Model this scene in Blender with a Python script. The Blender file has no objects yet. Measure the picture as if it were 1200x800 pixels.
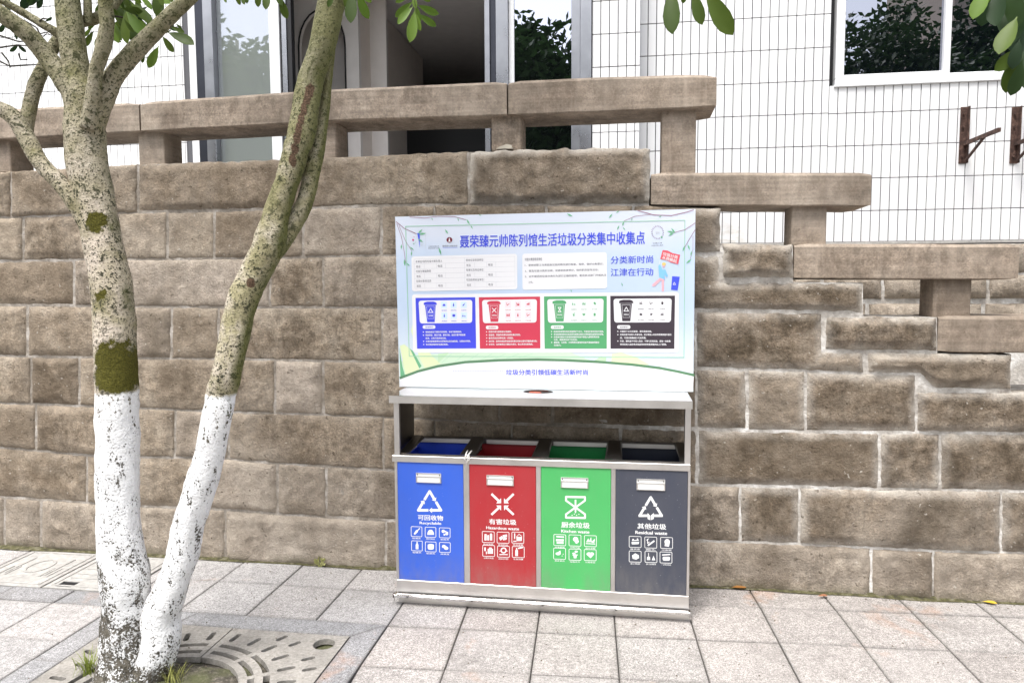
import bpy, bmesh, math, random
from mathutils import Vector, Matrix, noise
random.seed(7)
R = math.radians
SC = bpy.context.scene
COL = SC.collection

# ------------------------------------------------------------------ camera
F = 861.518                                    # focal length in pixels of a 1200 wide picture
CAM = Vector((0.0, -4.34675, 1.79223))
_pi, _ya, _ro = R(4.5495), R(8.6746), R(-0.2802)
FW = Vector((-math.sin(_ya)*math.cos(_pi), math.cos(_ya)*math.cos(_pi), -math.sin(_pi)))
_rt = Vector((math.cos(_ya), math.sin(_ya), 0)); _up = _rt.cross(FW)
RT = math.cos(_ro)*_rt + math.sin(_ro)*_up
UP = -math.sin(_ro)*_rt + math.cos(_ro)*_up
cd = bpy.data.cameras.new("camera"); cam = bpy.data.objects.new("camera", cd); COL.objects.link(cam)
cd.sensor_width = 36; cd.lens = F/1200*36; cd.clip_start = .05; cd.clip_end = 500
M3 = Matrix((RT, UP, -FW)).transposed()
cam.matrix_world = Matrix.Translation(CAM) @ M3.to_4x4()
SC.camera = cam

# ------------------------------------------------------------------ light
SUN_EL, SUN_AZ = R(66), R(205)
w = bpy.data.worlds.new("World"); SC.world = w; w.use_nodes = True
nt = w.node_tree; nt.nodes.clear()
sky = nt.nodes.new('ShaderNodeTexSky'); sky.sky_type = 'NISHITA'; sky.sun_disc = False
sky.sun_elevation = SUN_EL; sky.sun_rotation = SUN_AZ; sky.air_density = 1.0; sky.dust_density = 3.0
hs = nt.nodes.new('ShaderNodeHueSaturation'); hs.inputs['Saturation'].default_value = .28
bg = nt.nodes.new('ShaderNodeBackground'); bg.inputs['Strength'].default_value = .15
wo = nt.nodes.new('ShaderNodeOutputWorld')
nt.links.new(sky.outputs[0], hs.inputs['Color']); nt.links.new(hs.outputs[0], bg.inputs['Color']); nt.links.new(bg.outputs[0], wo.inputs['Surface'])
sd = bpy.data.lights.new("sun", 'SUN'); sd.energy = 1.5; sd.angle = R(20); sd.color = (1, .965, .92)
so = bpy.data.objects.new("sun", sd); COL.objects.link(so)
# direction towards the sun (sky rotation is measured from +Y, clockwise)
sv = Vector((math.sin(SUN_AZ)*math.cos(SUN_EL), math.cos(SUN_AZ)*math.cos(SUN_EL), math.sin(SUN_EL)))
so.rotation_euler = (-sv).to_track_quat('-Z', 'Y').to_euler()
SC.view_settings.view_transform = 'Standard'; SC.view_settings.look = 'None'
SC.view_settings.exposure = 1.36; SC.view_settings.gamma = 1.0
try: SC.view_settings.use_curve_mapping = False
except Exception: pass

# ------------------------------------------------------------------ survey helpers: bearings measured in the photograph, met with real planes
def ray(x, y): return FW + RT*((x-600)/F) + UP*((400-y)/F)
def P(x, y, Y=0.0):
    d = ray(x, y); return CAM + d*((Y-CAM.y)/d.y)
def G(x, y, Z=0.0):
    d = ray(x, y); return CAM + d*((Z-CAM.z)/d.z)
def Dp(x, y, dep): return CAM + ray(x, y)*dep
def proj(p):
    d = Vector(p)-CAM; z = d.dot(FW)
    if z < .05: return (9999, 9999)
    return 600+F*d.dot(RT)/z, 400-F*d.dot(UP)/z

# ------------------------------------------------------------------ materials
MATS = {}
class N:
    def __init__(s, name):
        s.m = bpy.data.materials.new(name); s.m.use_nodes = True; s.t = s.m.node_tree
        s.b = s.t.nodes['Principled BSDF']; MATS[name] = s.m
    def n(s, typ, **kw):
        nd = s.t.nodes.new(typ)
        for k, v in kw.items(): setattr(nd, k, v)
        return nd
    def l(s, a, b): s.t.links.new(a, b)
    def pos(s, rnd=True, scale=(1, 1, 1)):
        g = s.n('ShaderNodeNewGeometry'); out = g.outputs['Position']
        if scale != (1, 1, 1):
            v = s.n('ShaderNodeVectorMath', operation='MULTIPLY'); s.l(out, v.inputs[0]); v.inputs[1].default_value = scale; out = v.outputs[0]
        if rnd:
            oi = s.n('ShaderNodeObjectInfo'); m = s.n('ShaderNodeMath', operation='MULTIPLY'); m.inputs[1].default_value = 37.0
            s.l(oi.outputs['Random'], m.inputs[0])
            a = s.n('ShaderNodeVectorMath', operation='ADD'); s.l(out, a.inputs[0]); s.l(m.outputs[0], a.inputs[1]); out = a.outputs[0]
        return out
    def rnd(s): return s.n('ShaderNodeObjectInfo').outputs['Random']
    def noise(s, vec, scale, detail=4, rough=.55, dist=0):
        nd = s.n('ShaderNodeTexNoise'); nd.inputs['Scale'].default_value = scale; nd.inputs['Detail'].default_value = detail
        nd.inputs['Roughness'].default_value = rough; nd.inputs['Distortion'].default_value = dist
        s.l(vec, nd.inputs['Vector']); return nd.outputs['Fac']
    def ramp(s, fac, stops, interp='LINEAR'):
        r = s.n('ShaderNodeValToRGB'); r.color_ramp.interpolation = interp
        e = r.color_ramp.elements
        while len(e) < len(stops): e.new(.5)
        for el, (p, c) in zip(e, stops):
            el.position = p; el.color = (c[0], c[1], c[2], 1) if isinstance(c, (tuple, list)) else (c, c, c, 1)
        s.l(fac, r.inputs['Fac']); return r.outputs['Color']
    def mix(s, fac, a, b, mode='MIX'):
        m = s.n('ShaderNodeMix', data_type='RGBA', blend_type=mode)
        if isinstance(fac, (int, float)): m.inputs[0].default_value = fac
        else: s.l(fac, m.inputs[0])
        for i, c in ((6, a), (7, b)):
            if isinstance(c, (tuple, list)): m.inputs[i].default_value = (c[0], c[1], c[2], 1)
            else: s.l(c, m.inputs[i])
        return m.outputs[2]
    def math(s, op, a, b=0.0, c=None, clamp=False):
        m = s.n('ShaderNodeMath', operation=op, use_clamp=clamp)
        for i, v in enumerate((a, b) if c is None else (a, b, c)):
            if isinstance(v, (int, float)): m.inputs[i].default_value = v
            else: s.l(v, m.inputs[i])
        return m.outputs[0]
    def color(s, c):
        if isinstance(c, (tuple, list)): s.b.inputs['Base Color'].default_value = (c[0], c[1], c[2], 1)
        else: s.l(c, s.b.inputs['Base Color'])
        return s
    def rough(s, r):
        if isinstance(r, (int, float)): s.b.inputs['Roughness'].default_value = r
        else: s.l(r, s.b.inputs['Roughness'])
        return s
    def bump(s, h, strength=.5, dist=.01):
        b = s.n('ShaderNodeBump'); b.inputs['Strength'].default_value = strength; b.inputs['Distance'].default_value = dist
        s.l(h, b.inputs['Height']); s.l(b.outputs['Normal'], s.b.inputs['Normal']); return s
    def attr(s, name):
        a = s.n('ShaderNodeAttribute'); a.attribute_name = name; return a.outputs['Fac']
    def xyz(s, vec):
        x = s.n('ShaderNodeSeparateXYZ'); s.l(vec, x.inputs[0]); return x.outputs

def flat(name, c, rough=.5, metal=0, spec=.5, wear=0):
    n = N(name); n.rough(rough); n.b.inputs['Metallic'].default_value = metal
    n.b.inputs['Specular IOR Level'].default_value = spec
    if wear:
        p = n.pos(); f = n.noise(p, 9, 5); cc = n.ramp(f, [(.3, [x*(1-wear) for x in c]), (.7, [min(1, x*(1+wear)) for x in c])])
        n.color(cc); n.rough(n.math('MULTIPLY_ADD', f, .25, rough-.1))
    else: n.color(c)
    return n.m

def mk_stone(name, dark, mid, light, edge_white=.0, bumpd=.016, sawn=False):
    n = N(name); p = n.pos()
    f1 = n.noise(p, 4.5, 6, .68, .5); f2 = n.noise(p, 16, 6, .65); f3 = n.noise(p, 85, 5, .7)
    base = n.ramp(f1, [(.36, [d*.85 for d in dark]), (.49, mid), (.66, light)])
    base = n.mix(.75, base, n.ramp(f2, [(.36, .30), (.64, .72)]), 'OVERLAY')
    base = n.mix(.75, base, n.ramp(f3, [(.34, .28), (.5, .5), (.66, .76)]), 'OVERLAY')
    rn = n.n('ShaderNodeTexNoise'); rn.noise_type = 'RIDGED_MULTIFRACTAL'; rn.inputs['Scale'].default_value = 7.5; rn.inputs['Detail'].default_value = 6; rn.inputs['Roughness'].default_value = .62; rn.inputs['Distortion'].default_value = .5; n.l(p, rn.inputs['Vector'])
    rdg = n.ramp(rn.outputs['Fac'], [(.0, 0), (.9, 1)])
    if not sawn: base = n.mix(.5, base, n.ramp(rdg, [(.05, .36), (.5, .5), (1.0, .66)]), 'OVERLAY')
    # vertical rain streaks
    ps = n.pos(True, (24, 10, 3.4)); fs = n.noise(ps, 1.0, 5, .7, .8)
    base = n.mix(.6, base, n.ramp(fs, [(.36, .34), (.64, .66)]), 'OVERLAY')
    base = n.mix(n.ramp(fs, [(.5, 0), (.72, .38)]), base, [d*.7 for d in dark])
    fl = n.noise(p, 5.5, 5, .7, .3); base = n.mix(n.ramp(fl, [(.52, 0), (.72, .6)]), base, [min(.8, l*1.25) for l in light])
    rnd = n.rnd()
    base = n.mix(n.math('MULTIPLY', rnd, .55), base, n.ramp(n.math('FRACT', n.math('MULTIPLY', rnd, 7.31)), [(0, dark), (.5, mid), (1, [l*1.1 for l in light])]))
    fw_ = n.noise(n.pos(False), 1.15, 5, .62); base = n.mix(n.ramp(fw_, [(.50, 0), (.68, .42)]), base, (.47, .415, .35))
    fd0 = n.noise(n.pos(False, (1, 1, .6)), 1.9, 5, .65, .4); base = n.mix(n.ramp(fd0, [(.50, 0), (.68, .6)]), base, [d*.75 for d in dark])
    # tool marks and lime on the arrises
    e = n.attr('edge'); fe = n.noise(p, 9, 5, .7)
    halo = n.math('MULTIPLY', n.math('POWER', e, 1.3), n.ramp(n.noise(p, 4.5, 6, .75), [(.36, .12), (.62, 1)]))
    base = n.mix(n.math('MULTIPLY', halo, .38+.42*edge_white), base, (.62, .58, .52) if edge_white > .5 else (.40, .345, .28))
    k = n.math('ADD', n.math('MULTIPLY', e, .75), n.math('MULTIPLY', fe, 1.0))
    lime = n.ramp(k, [(1.16-.14*edge_white, 0), (1.34-.14*edge_white, .8)])
    base = n.mix(n.math('MULTIPLY', lime, edge_white), base, (.60, .57, .53))
    if sawn:
        fh = n.noise(n.pos(True, (1.2, 3, 46)), 1, 4, .7); base = n.mix(.5, base, n.ramp(fh, [(.34, .36), (.66, .64)]), 'OVERLAY')
        fv = n.noise(n.pos(True, (14, 3, 1.2)), 1, 4, .6); base = n.mix(n.ramp(fv, [(.56, 0), (.74, .5)]), base, [l*1.25 for l in light])
        fk = n.noise(p, 2.2, 5, .65); base = n.mix(n.ramp(fk, [(.55, 0), (.72, .6)]), base, [d*.6 for d in dark])
    # white crumbs
    cr = 0 if sawn else 1
    fc = n.noise(p, 42, 2, .5); base = n.mix(n.ramp(fc, [(.70, 0), (.76, .6*cr)]), base, (.58, .54, .48))
    # dark pits
    fp = n.noise(p, 30, 3, .6); base = n.mix(n.ramp(fp, [(.29, .7 if cr else .3), (.35, 0)]), base, (.06, .045, .03))
    # soft moss under top edges and at the foot
    z = n.xyz(n.n('ShaderNodeNewGeometry').outputs['Position'])[2]
    fm = n.noise(n.pos(False), 2.3, 5, .7)
    low = n.math('MULTIPLY', n.ramp(z, [(0, 1), (.07, 0)]), n.ramp(fm, [(.4, 0), (.6, .8)]))
    base = n.mix(low, base, (.09, .085, .04))
    n.color(base).rough(.93)
    h = n.math('ADD', n.math('MULTIPLY', f2, 1.0), n.math('MULTIPLY', f3, .6))
    v = n.n('ShaderNodeTexVoronoi'); v.feature = 'SMOOTH_F1'; v.inputs['Scale'].default_value = 11; n.l(p, v.inputs['Vector'])
    h = n.math('ADD', h, n.math('MULTIPLY', v.outputs['Distance'], .6))
    if not sawn: h = n.math('ADD', h, n.math('MULTIPLY', rdg, .9))
    n.bump(h, 1.0, bumpd); n.b.inputs['Specular IOR Level'].default_value = .15
    return n.m
STONE_L = mk_stone('sandstone_warm', (.195, .150, .106), (.31, .25, .186), (.43, .365, .288), .2)
STONE_LP = mk_stone('sandstone_pale', (.25, .205, .155), (.37, .31, .25), (.49, .425, .36), .25)
STONE_LD = mk_stone('sandstone_brown', (.155, .118, .082), (.25, .198, .145), (.36, .295, .225), .15)
STONE_R = mk_stone('sandstone_dark_limed', (.115, .088, .06), (.205, .16, .117), (.33, .275, .215), 1.0)
STONE_B = mk_stone('sandstone_foot_pale', (.21, .17, .13), (.32, .268, .212), (.45, .39, .325), .5)
BEAM = mk_stone('dressed_sandstone', (.20, .158, .122), (.28, .226, .178), (.35, .29, .235), .0, .003, True)

def mk_mortar():
    n = N('lime_mortar'); p = n.pos(False); f = n.noise(p, 6, 6, .65); f2 = n.noise(p, 45, 4)
    x = n.xyz(n.n('ShaderNodeNewGeometry').outputs['Position'])[0]
    c = n.ramp(f, [(.3, (.17, .145, .115)), (.5, (.31, .275, .235)), (.68, (.52, .48, .44))])
    c2 = n.ramp(f, [(.3, (.26, .23, .20)), (.5, (.50, .47, .43)), (.66, (.76, .74, .71))])
    sel = n.ramp(n.math('MULTIPLY_ADD', x, .5, .5, clamp=True), [(.35, 0), (.6, 1)])
    c = n.mix(sel, c, c2); n.color(n.mix(.4, c, n.ramp(f2, [(.3, .3), (.7, .7)]), 'OVERLAY')).rough(.95)
    n.bump(n.math('ADD', f2, n.math('MULTIPLY', f, 2.0)), .8, .010); return n.m
MORTAR = mk_mortar()

def mk_granite(name, base, var=.06):
    n = N(name); p = n.pos()
    f = n.noise(p, 320, 3, .7); f2 = n.noise(p, 90, 3, .6); f3 = n.noise(p, 2.6, 5, .6); f4 = n.noise(p, 22, 4, .6)
    c = n.ramp(f, [(.36, [b*.42 for b in base]), (.5, base), (.62, [min(.8, b*1.7) for b in base])])
    c = n.mix(.75, c, n.ramp(f2, [(.36, .32), (.64, .68)]), 'OVERLAY')
    c = n.mix(.45, c, n.ramp(f4, [(.36, .40), (.64, .62)]), 'OVERLAY')
    c = n.mix(.6, c, n.ramp(f3, [(.3, .40), (.7, .60)]), 'OVERLAY')
    r = n.rnd(); c = n.mix(.35, c, n.ramp(r, [(0, (.42, .40, .39)), (.5, (.5, .5, .5)), (1, (.60, .57, .55))]), 'OVERLAY')
    # rust stain patches here and there
    pw = n.pos(False); fr = n.noise(pw, 1.9, 4, .6, .5); fr2 = n.noise(pw, 14, 4)
    st = n.ramp(n.math('MULTIPLY_ADD', fr2, .22, fr), [(.72, 0), (.88, .5)])
    c = n.mix(st, c, (.42, .22, .12))
    fg = n.noise(pw, 3.2, 6, .7); c = n.mix(n.ramp(fg, [(.56, 0), (.75, .5)]), c, (.17, .155, .14))
    fd_ = n.noise(pw, 34, 2, .4); c = n.mix(n.ramp(fd_, [(.76, 0), (.78, .6)]), c, (.10, .09, .08))
    e = n.attr('edge'); c = n.mix(n.math('MULTIPLY', n.math('POWER', e, 3.0), .42), c, (.12, .11, .10))
    n.color(c).rough(.82); n.bump(f2, .25, .002); n.b.inputs['Specular IOR Level'].default_value = .25
    return n.m
GRAN_R = mk_granite('granite_pinkish', (.318, .298, .283)); GRAN_L = mk_granite('granite_grey', (.325, .315, .31))
GRAN_S = mk_granite('granite_bluegrey', (.25, .25, .255))

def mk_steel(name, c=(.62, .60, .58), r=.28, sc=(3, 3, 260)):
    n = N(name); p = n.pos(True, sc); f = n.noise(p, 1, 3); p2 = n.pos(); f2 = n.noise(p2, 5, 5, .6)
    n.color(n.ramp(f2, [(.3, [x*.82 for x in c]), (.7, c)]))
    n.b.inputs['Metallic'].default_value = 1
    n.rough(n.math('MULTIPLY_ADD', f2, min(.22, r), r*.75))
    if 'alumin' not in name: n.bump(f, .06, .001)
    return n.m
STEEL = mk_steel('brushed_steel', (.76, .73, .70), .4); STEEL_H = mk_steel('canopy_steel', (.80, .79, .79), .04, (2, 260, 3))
STEEL_D = mk_steel('darkened_steel', (.20, .19, .18), .38)  # stainless toned dark: the reflected canopy underside is put into the hopper colour
STEEL_V = mk_steel('vertical_brushed_steel', (.72, .69, .67), .4, (260, 260, 3))
def mk_paint(name, c, r=.38):
    n = N(name); p = n.pos(); f = n.noise(p, 4, 4); fd = n.noise(n.pos(True, (1, 1, .4)), 11, 6, .7)
    cc = n.ramp(f, [(.3, [x*.93 for x in c]), (.7, c)])
    sc = n.noise(p, 120, 2, .5); cc = n.mix(n.ramp(sc, [(.74, 0), (.78, .5)]), cc, (.6, .6, .6))
    z = n.xyz(n.n('ShaderNodeNewGeometry').outputs['Position'])[2]
    dirt = n.math('MULTIPLY', n.ramp(z, [(.14, .5), (.32, .08)]), n.ramp(fd, [(.35, 0), (.7, 1)]))
    cc = n.mix(dirt, cc, (.22, .2, .18))
    n.color(cc); n.rough(n.math('MULTIPLY_ADD', fd, .2, r-.05)); n.bump(n.noise(p, 2.5, 2), .12, .01); return n.m
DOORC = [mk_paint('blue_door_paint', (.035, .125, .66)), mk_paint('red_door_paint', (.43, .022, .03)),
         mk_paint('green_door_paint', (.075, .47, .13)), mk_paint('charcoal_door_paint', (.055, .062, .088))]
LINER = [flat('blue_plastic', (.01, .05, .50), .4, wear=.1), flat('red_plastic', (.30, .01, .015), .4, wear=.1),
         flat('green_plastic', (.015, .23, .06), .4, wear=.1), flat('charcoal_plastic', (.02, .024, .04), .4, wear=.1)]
WHITE = flat('white_print', (.86, .86, .86), .5, spec=.3)
LABELM = flat('label_white', (.80, .80, .78), .35, wear=.04)
def mk_board():
    n = N('board_print_ground'); p = n.pos(False); z = n.xyz(p)[2]; f = n.noise(n.pos(False, (1, 1, 1)), 2.2, 2, .5)
    t = n.math('MULTIPLY_ADD', f, .35, z)
    n.color(n.ramp(n.math('SUBTRACT', t, 1.4), [(.0, (.70, .76, .78)), (.4, (.50, .61, .77)), (.65, (.52, .63, .79)), (.85, (.64, .69, .79))])).rough(.35); return n.m
BOARD = mk_board()
INK_BLUE = flat('ink_blue', (.055, .085, .72), .4); INK_B2 = flat('ink_royal', (.055, .07, .70), .4); INK_R2 = flat('ink_red', (.58, .045, .085), .4)
INK_G2 = flat('ink_green', (.09, .36, .15), .4); INK_K2 = flat('ink_charcoal', (.045, .033, .045), .4)
INK_GL = flat('ink_pale_green_line', (.32, .60, .42), .4); INK_GD = flat('ink_dark_green', (.10, .23, .12), .4); INK_LG = flat('ink_leaf_green', (.50, .70, .46), .4)
INK_YG = flat('ink_pale_yellow_green', (.70, .78, .48), .4); INK_TX = flat('ink_grey_text', (.10, .10, .14), .4); INK_LN = flat('ink_grey_line', (.55, .57, .62), .4)
INK_TW = flat('ink_twig_mauve', (.30, .13, .20), .4); INK_LF = flat('ink_twig_leaf', (.16, .45, .25), .4); INK_PK = flat('ink_pink', (.75, .42, .48), .4)
INK_SK = flat('ink_sky', (.22, .52, .80), .4); INK_MR = flat('ink_maroon', (.16, .012, .03), .4); INK_WB = flat('ink_ice', (.66, .78, .88), .4)
BOARDW = flat('board_white', (.78, .78, .80), .35)
SUB = [INK_B2, INK_R2, INK_G2, INK_K2]
RUST = N('rusty_iron'); _p = RUST.pos(); _f = RUST.noise(_p, 25, 6, .7)
RUST.color(RUST.ramp(_f, [(.3, (.022, .013, .010)), (.5, (.06, .03, .022)), (.7, (.17, .10, .075))])).rough(.85).bump(_f, .5, .003); RUST = RUST.m
def mk_tile():
    n = N('white_glazed_tile'); p = n.pos(); r = n.rnd(); f = n.noise(n.pos(False, (3, 3, .8)), 2, 5, .6)
    c = n.ramp(r, [(0, (.76, .76, .77)), (1, (.86, .86, .86))])
    z = n.xyz(n.n('ShaderNodeNewGeometry').outputs['Position'])[2]
    fd = n.noise(n.pos(False, (2, 2, 5)), 4, 5, .7)
    d = n.math('MULTIPLY', n.ramp(n.math('SUBTRACT', z, 2.0), [(.1, 1), (.3, 0)]), n.ramp(fd, [(.42, 0), (.62, .7)]))
    d = n.math('MULTIPLY', d, n.ramp(n.xyz(n.n('ShaderNodeNewGeometry').outputs['Position'])[0], [(.85, 1), (.95, 0)]))
    c = n.mix(d, c, (.50, .46, .38)); c = n.mix(n.ramp(f, [(.55, 0), (.75, .12)]), c, (.5, .5, .48))
    n.color(c).rough(.18); return n.m
TILE = mk_tile(); GROUT = flat('dark_grout', (.10, .10, .11), .9)
ALU = mk_steel('door_aluminium', (.40, .40, .42), .25, (200, 200, 3)); ALU_D = mk_steel('dark_aluminium', (.07, .072, .085), .3, (200, 200, 3))
UPVC = flat('white_window_frame', (.78, .79, .80), .35, wear=.03); BLACK = flat('plain_black', (.008, .008, .01), .6)
def mk_glass(name, tint, refl, rough, through):
    m = bpy.data.materials.new(name); m.use_nodes = True; t = m.node_tree; t.nodes.clear()
    o = t.nodes.new('ShaderNodeOutputMaterial'); g = t.nodes.new('ShaderNodeBsdfGlossy'); g.inputs['Roughness'].default_value = rough; g.inputs['Color'].default_value = (.86, .88, 1, 1)
    tr = t.nodes.new('ShaderNodeBsdfTransparent'); tr.inputs['Color'].default_value = (*[through]*3, 1)
    di = t.nodes.new('ShaderNodeBsdfDiffuse'); di.inputs['Color'].default_value = (*tint, 1)
    a = t.nodes.new('ShaderNodeMixShader'); a.inputs[0].default_value = .5 if through > 0 else 1; t.links.new(tr.outputs[0], a.inputs[1]); t.links.new(di.outputs[0], a.inputs[2])
    mx = t.nodes.new('ShaderNodeMixShader'); mx.inputs[0].default_value = refl
    t.links.new(a.outputs[0], mx.inputs[1]); t.links.new(g.outputs[0], mx.inputs[2]); t.links.new(mx.outputs[0], o.inputs['Surface']); return m
GLASS_DK = mk_glass('dark_coated_glass', (.004, .005, .01), .38, .0, .06)
GLASS_LT = mk_glass('hazed_bright_glass', (.50, .55, .53), .30, .015, .3)  # pale diffuse tint painted for the bright hazy reflection in the pane
GLASS_DK2 = mk_glass('door_glass', (.01, .012, .014), .55, .0, .1)
PLASTER = flat('interior_plaster', (.80, .73, .68), .8, wear=.04); CEIL = flat('interior_ceiling', (.72, .69, .69), .7, wear=.05); PLASTER2 = flat('interior_panel', (.78, .74, .72), .7, wear=.04)
DBRICK = flat('dark_brick', (.075, .058, .05), .8, wear=.2); CONC = N('grey_concrete'); _p = CONC.pos(); _f = CONC.noise(_p, 30, 6, .65); _f2 = CONC.noise(_p, 3, 5)
CONC.color(CONC.mix(.5, CONC.ramp(_f, [(.3, (.29, .28, .265)), (.7, (.47, .455, .43))]), CONC.ramp(_f2, [(.3, .38), (.7, .6)]), 'OVERLAY')).rough(.9).bump(_f, .3, .002); CONC = CONC.m
def mk_cast():
    n = N('cast_grate_concrete'); p = n.pos(False); f = n.noise(p, 60, 5, .7); f2 = n.noise(p, 5, 5, .6); f3 = n.noise(p, 18, 5, .7)
    c = n.ramp(f, [(.3, (.20, .185, .165)), (.7, (.37, .35, .32))]); c = n.mix(.7, c, n.ramp(f2, [(.35, .34), (.65, .62)]), 'OVERLAY')
    c = n.mix(n.ramp(f3, [(.55, 0), (.7, .55)]), c, (.12, .105, .085)); n.color(c).rough(.9).bump(f, .5, .004); return n.m
CAST = mk_cast()
def mk_soil():
    n = N('tree_pit_soil'); p = n.pos(False); f = n.noise(p, 55, 5, .7); f2 = n.noise(p, 6, 4)
    c = n.ramp(f, [(.35, (.03, .026, .02)), (.55, (.10, .088, .068)), (.74, (.30, .27, .23))])
    c = n.mix(n.ramp(f2, [(.45, 0), (.6, .7)]), c, (.09, .10, .035)); n.color(c).rough(.97).bump(f, .9, .012); return n.m
SOIL = mk_soil(); MOSS = N('joint_moss'); _p = MOSS.pos(False); _f = MOSS.noise(_p, 30, 5, .7)
MOSS.color(MOSS.ramp(_f, [(.35, (.035, .03, .02)), (.52, (.085, .08, .03)), (.7, (.2, .18, .14))])).rough(.97).bump(_f, .9, .008); MOSS = MOSS.m

def mk_bark(name, wash_z, worn_z, moss, side, hole=.0, scars=(), green=0.0):
    n = N(name); g = n.n('ShaderNodeNewGeometry'); p = g.outputs['Position']; z = n.xyz(p)[2]; nx = n.xyz(g.outputs['Normal'])[0]
    fb = n.noise(p, 7, 5, .6); f1 = n.noise(p, 100, 3, .6); f2 = n.noise(p, 34, 5, .7); f3 = n.noise(p, 160, 3, .6)
    bark = n.ramp(fb, [(.30, (.26, .235, .13)), (.43, (.48, .42, .31)), (.6, (.62, .54, .45))])
    if green: bark = n.ramp(fb, [(.30, (.22, .205, .10)), (.44, (.40, .36, .22)), (.6, (.60, .53, .43))])
    bark = n.mix(.5, bark, n.ramp(f3, [(.35, .36), (.65, .62)]), 'OVERLAY')
    patch = n.ramp(n.noise(p, 4, 4, .7), [(.34, .35), (.54, 1)]); lich = n.math('MAXIMUM', n.ramp(f1, [(.57, 0), (.6, 1)]), n.ramp(f2, [(.555, 0), (.60, .95)]))
    lich = n.math('MULTIPLY', lich, patch)
    bark = n.mix(n.math('MULTIPLY', lich, n.ramp(fb, [(.25, .95), (.75, .8)])), bark, (.028, .032, .018))
    # green algae on one side of the stem
    al = n.ramp(n.math('ADD', n.math('MULTIPLY', nx, side), n.math('MULTIPLY', fb, .8)), [(.78, 0), (1.05, .9)])
    bark = n.mix(al, bark, (.105, .115, .02))
    up = n.ramp(n.math('ADD', n.math('MULTIPLY', z, .28), n.math('MULTIPLY', f2, .25)), [(.68-green, 0), (.98-green, .72+green)])
    bark = n.mix(up, bark, (.14, .145, .055))
    bark = n.mix(n.math('MULTIPLY', lich, .6), bark, (.03, .033, .02))
    for c, rx, rz in moss:
        nv_ = n.n('ShaderNodeTexNoise'); nv_.inputs['Scale'].default_value = 16; nv_.inputs['Detail'].default_value = 4; n.l(p, nv_.inputs['Vector'])
        ma = n.n('ShaderNodeVectorMath', operation='MULTIPLY_ADD'); n.l(nv_.outputs['Color'], ma.inputs[0]); ma.inputs[1].default_value = (.11, .11, .15); n.l(p, ma.inputs[2])
        v = n.n('ShaderNodeVectorMath', operation='SUBTRACT'); n.l(ma.outputs[0], v.inputs[0]); v.inputs[1].default_value = (c[0]+.055, c[1]+.055, c[2]+.075)
        v2 = n.n('ShaderNodeVectorMath', operation='MULTIPLY'); n.l(v.outputs[0], v2.inputs[0]); v2.inputs[1].default_value = (1/rx, .6/rx, 1/rz)
        ln = n.n('ShaderNodeVectorMath', operation='LENGTH'); n.l(v2.outputs[0], ln.inputs[0])
        k = n.math('ADD', n.math('MULTIPLY_ADD', f2, .8, n.math('SUBTRACT', ln.outputs['Value'], .62)), n.math('MULTIPLY', f1, .5))
        mk = n.ramp(k, [(.86, 1), (1.04, 0)])
        bark = n.mix(mk, bark, n.ramp(f3, [(.3, (.045, .044, .008)), (.7, (.12, .108, .018))]))
    for c, rx, rz in scars:
        v = n.n('ShaderNodeVectorMath', operation='SUBTRACT'); n.l(p, v.inputs[0]); v.inputs[1].default_value = c
        v2 = n.n('ShaderNodeVectorMath', operation='MULTIPLY'); n.l(v.outputs[0], v2.inputs[0]); v2.inputs[1].default_value = (1/rx, .15/rx, 1/rz)
        ln = n.n('ShaderNodeVectorMath', operation='LENGTH'); n.l(v2.outputs[0], ln.inputs[0])
        k = n.math('MULTIPLY_ADD', f2, 1.7, n.math('SUBTRACT', ln.outputs['Value'], .80))
        bark = n.mix(n.ramp(k, [(.8, 1), (1.02, 0)]), bark, n.ramp(f3, [(.3, (.04, .028, .018)), (.5, (.11, .07, .045)), (.7, (.19, .12, .08))]))
    # whitewash, worn towards the foot
    zz = n.math('MULTIPLY_ADD', f2, .05, z); m = n.ramp(n.math('SUBTRACT', zz, wash_z-.5), [(.515, 1), (.53, 0)])
    zc = n.math('DIVIDE', z, worn_z)
    wear = n.ramp(n.math('ADD', n.math('MULTIPLY', n.math('MINIMUM', zc, 1.6), .16), n.math('ADD', n.math('MULTIPLY', f1, .55), n.math('MULTIPLY', n.noise(p, 11, 4, .7), .55))), [(.575, 0), (.605, 1)])
    holes = n.ramp(n.math('ADD', n.math('MULTIPLY_ADD', f1, .55, .225), n.math('MULTIPLY', n.noise(n.pos(False, (1, 1, .32)), 26, 5, .75), .75)), [(.965-hole*.6, 1), (.995-hole*.6, 0)])
    m = n.math('MULTIPLY', n.math('MULTIPLY', m, wear), holes)
    under = n.mix(n.ramp(n.math('SUBTRACT', z, wash_z-.5), [(.3, 1), (.51, 0)]), bark, n.ramp(f2, [(.35, (.05, .045, .035)), (.6, (.15, .135, .11))]))
    n.color(n.mix(m, under, (.86, .86, .86))).rough(.9)
    fr = n.noise(n.pos(False, (1, 1, .4)), 15, 5, .7); h = n.math('ADD', n.math('ADD', n.math('MULTIPLY_ADD', fr, 1.6, f2), n.math('MULTIPLY', f1, .5)), n.math('MULTIPLY', m, .25)); n.bump(h, 1.0, .013)
    n.b.inputs['Specular IOR Level'].default_value = .2
    return n.m
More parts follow.
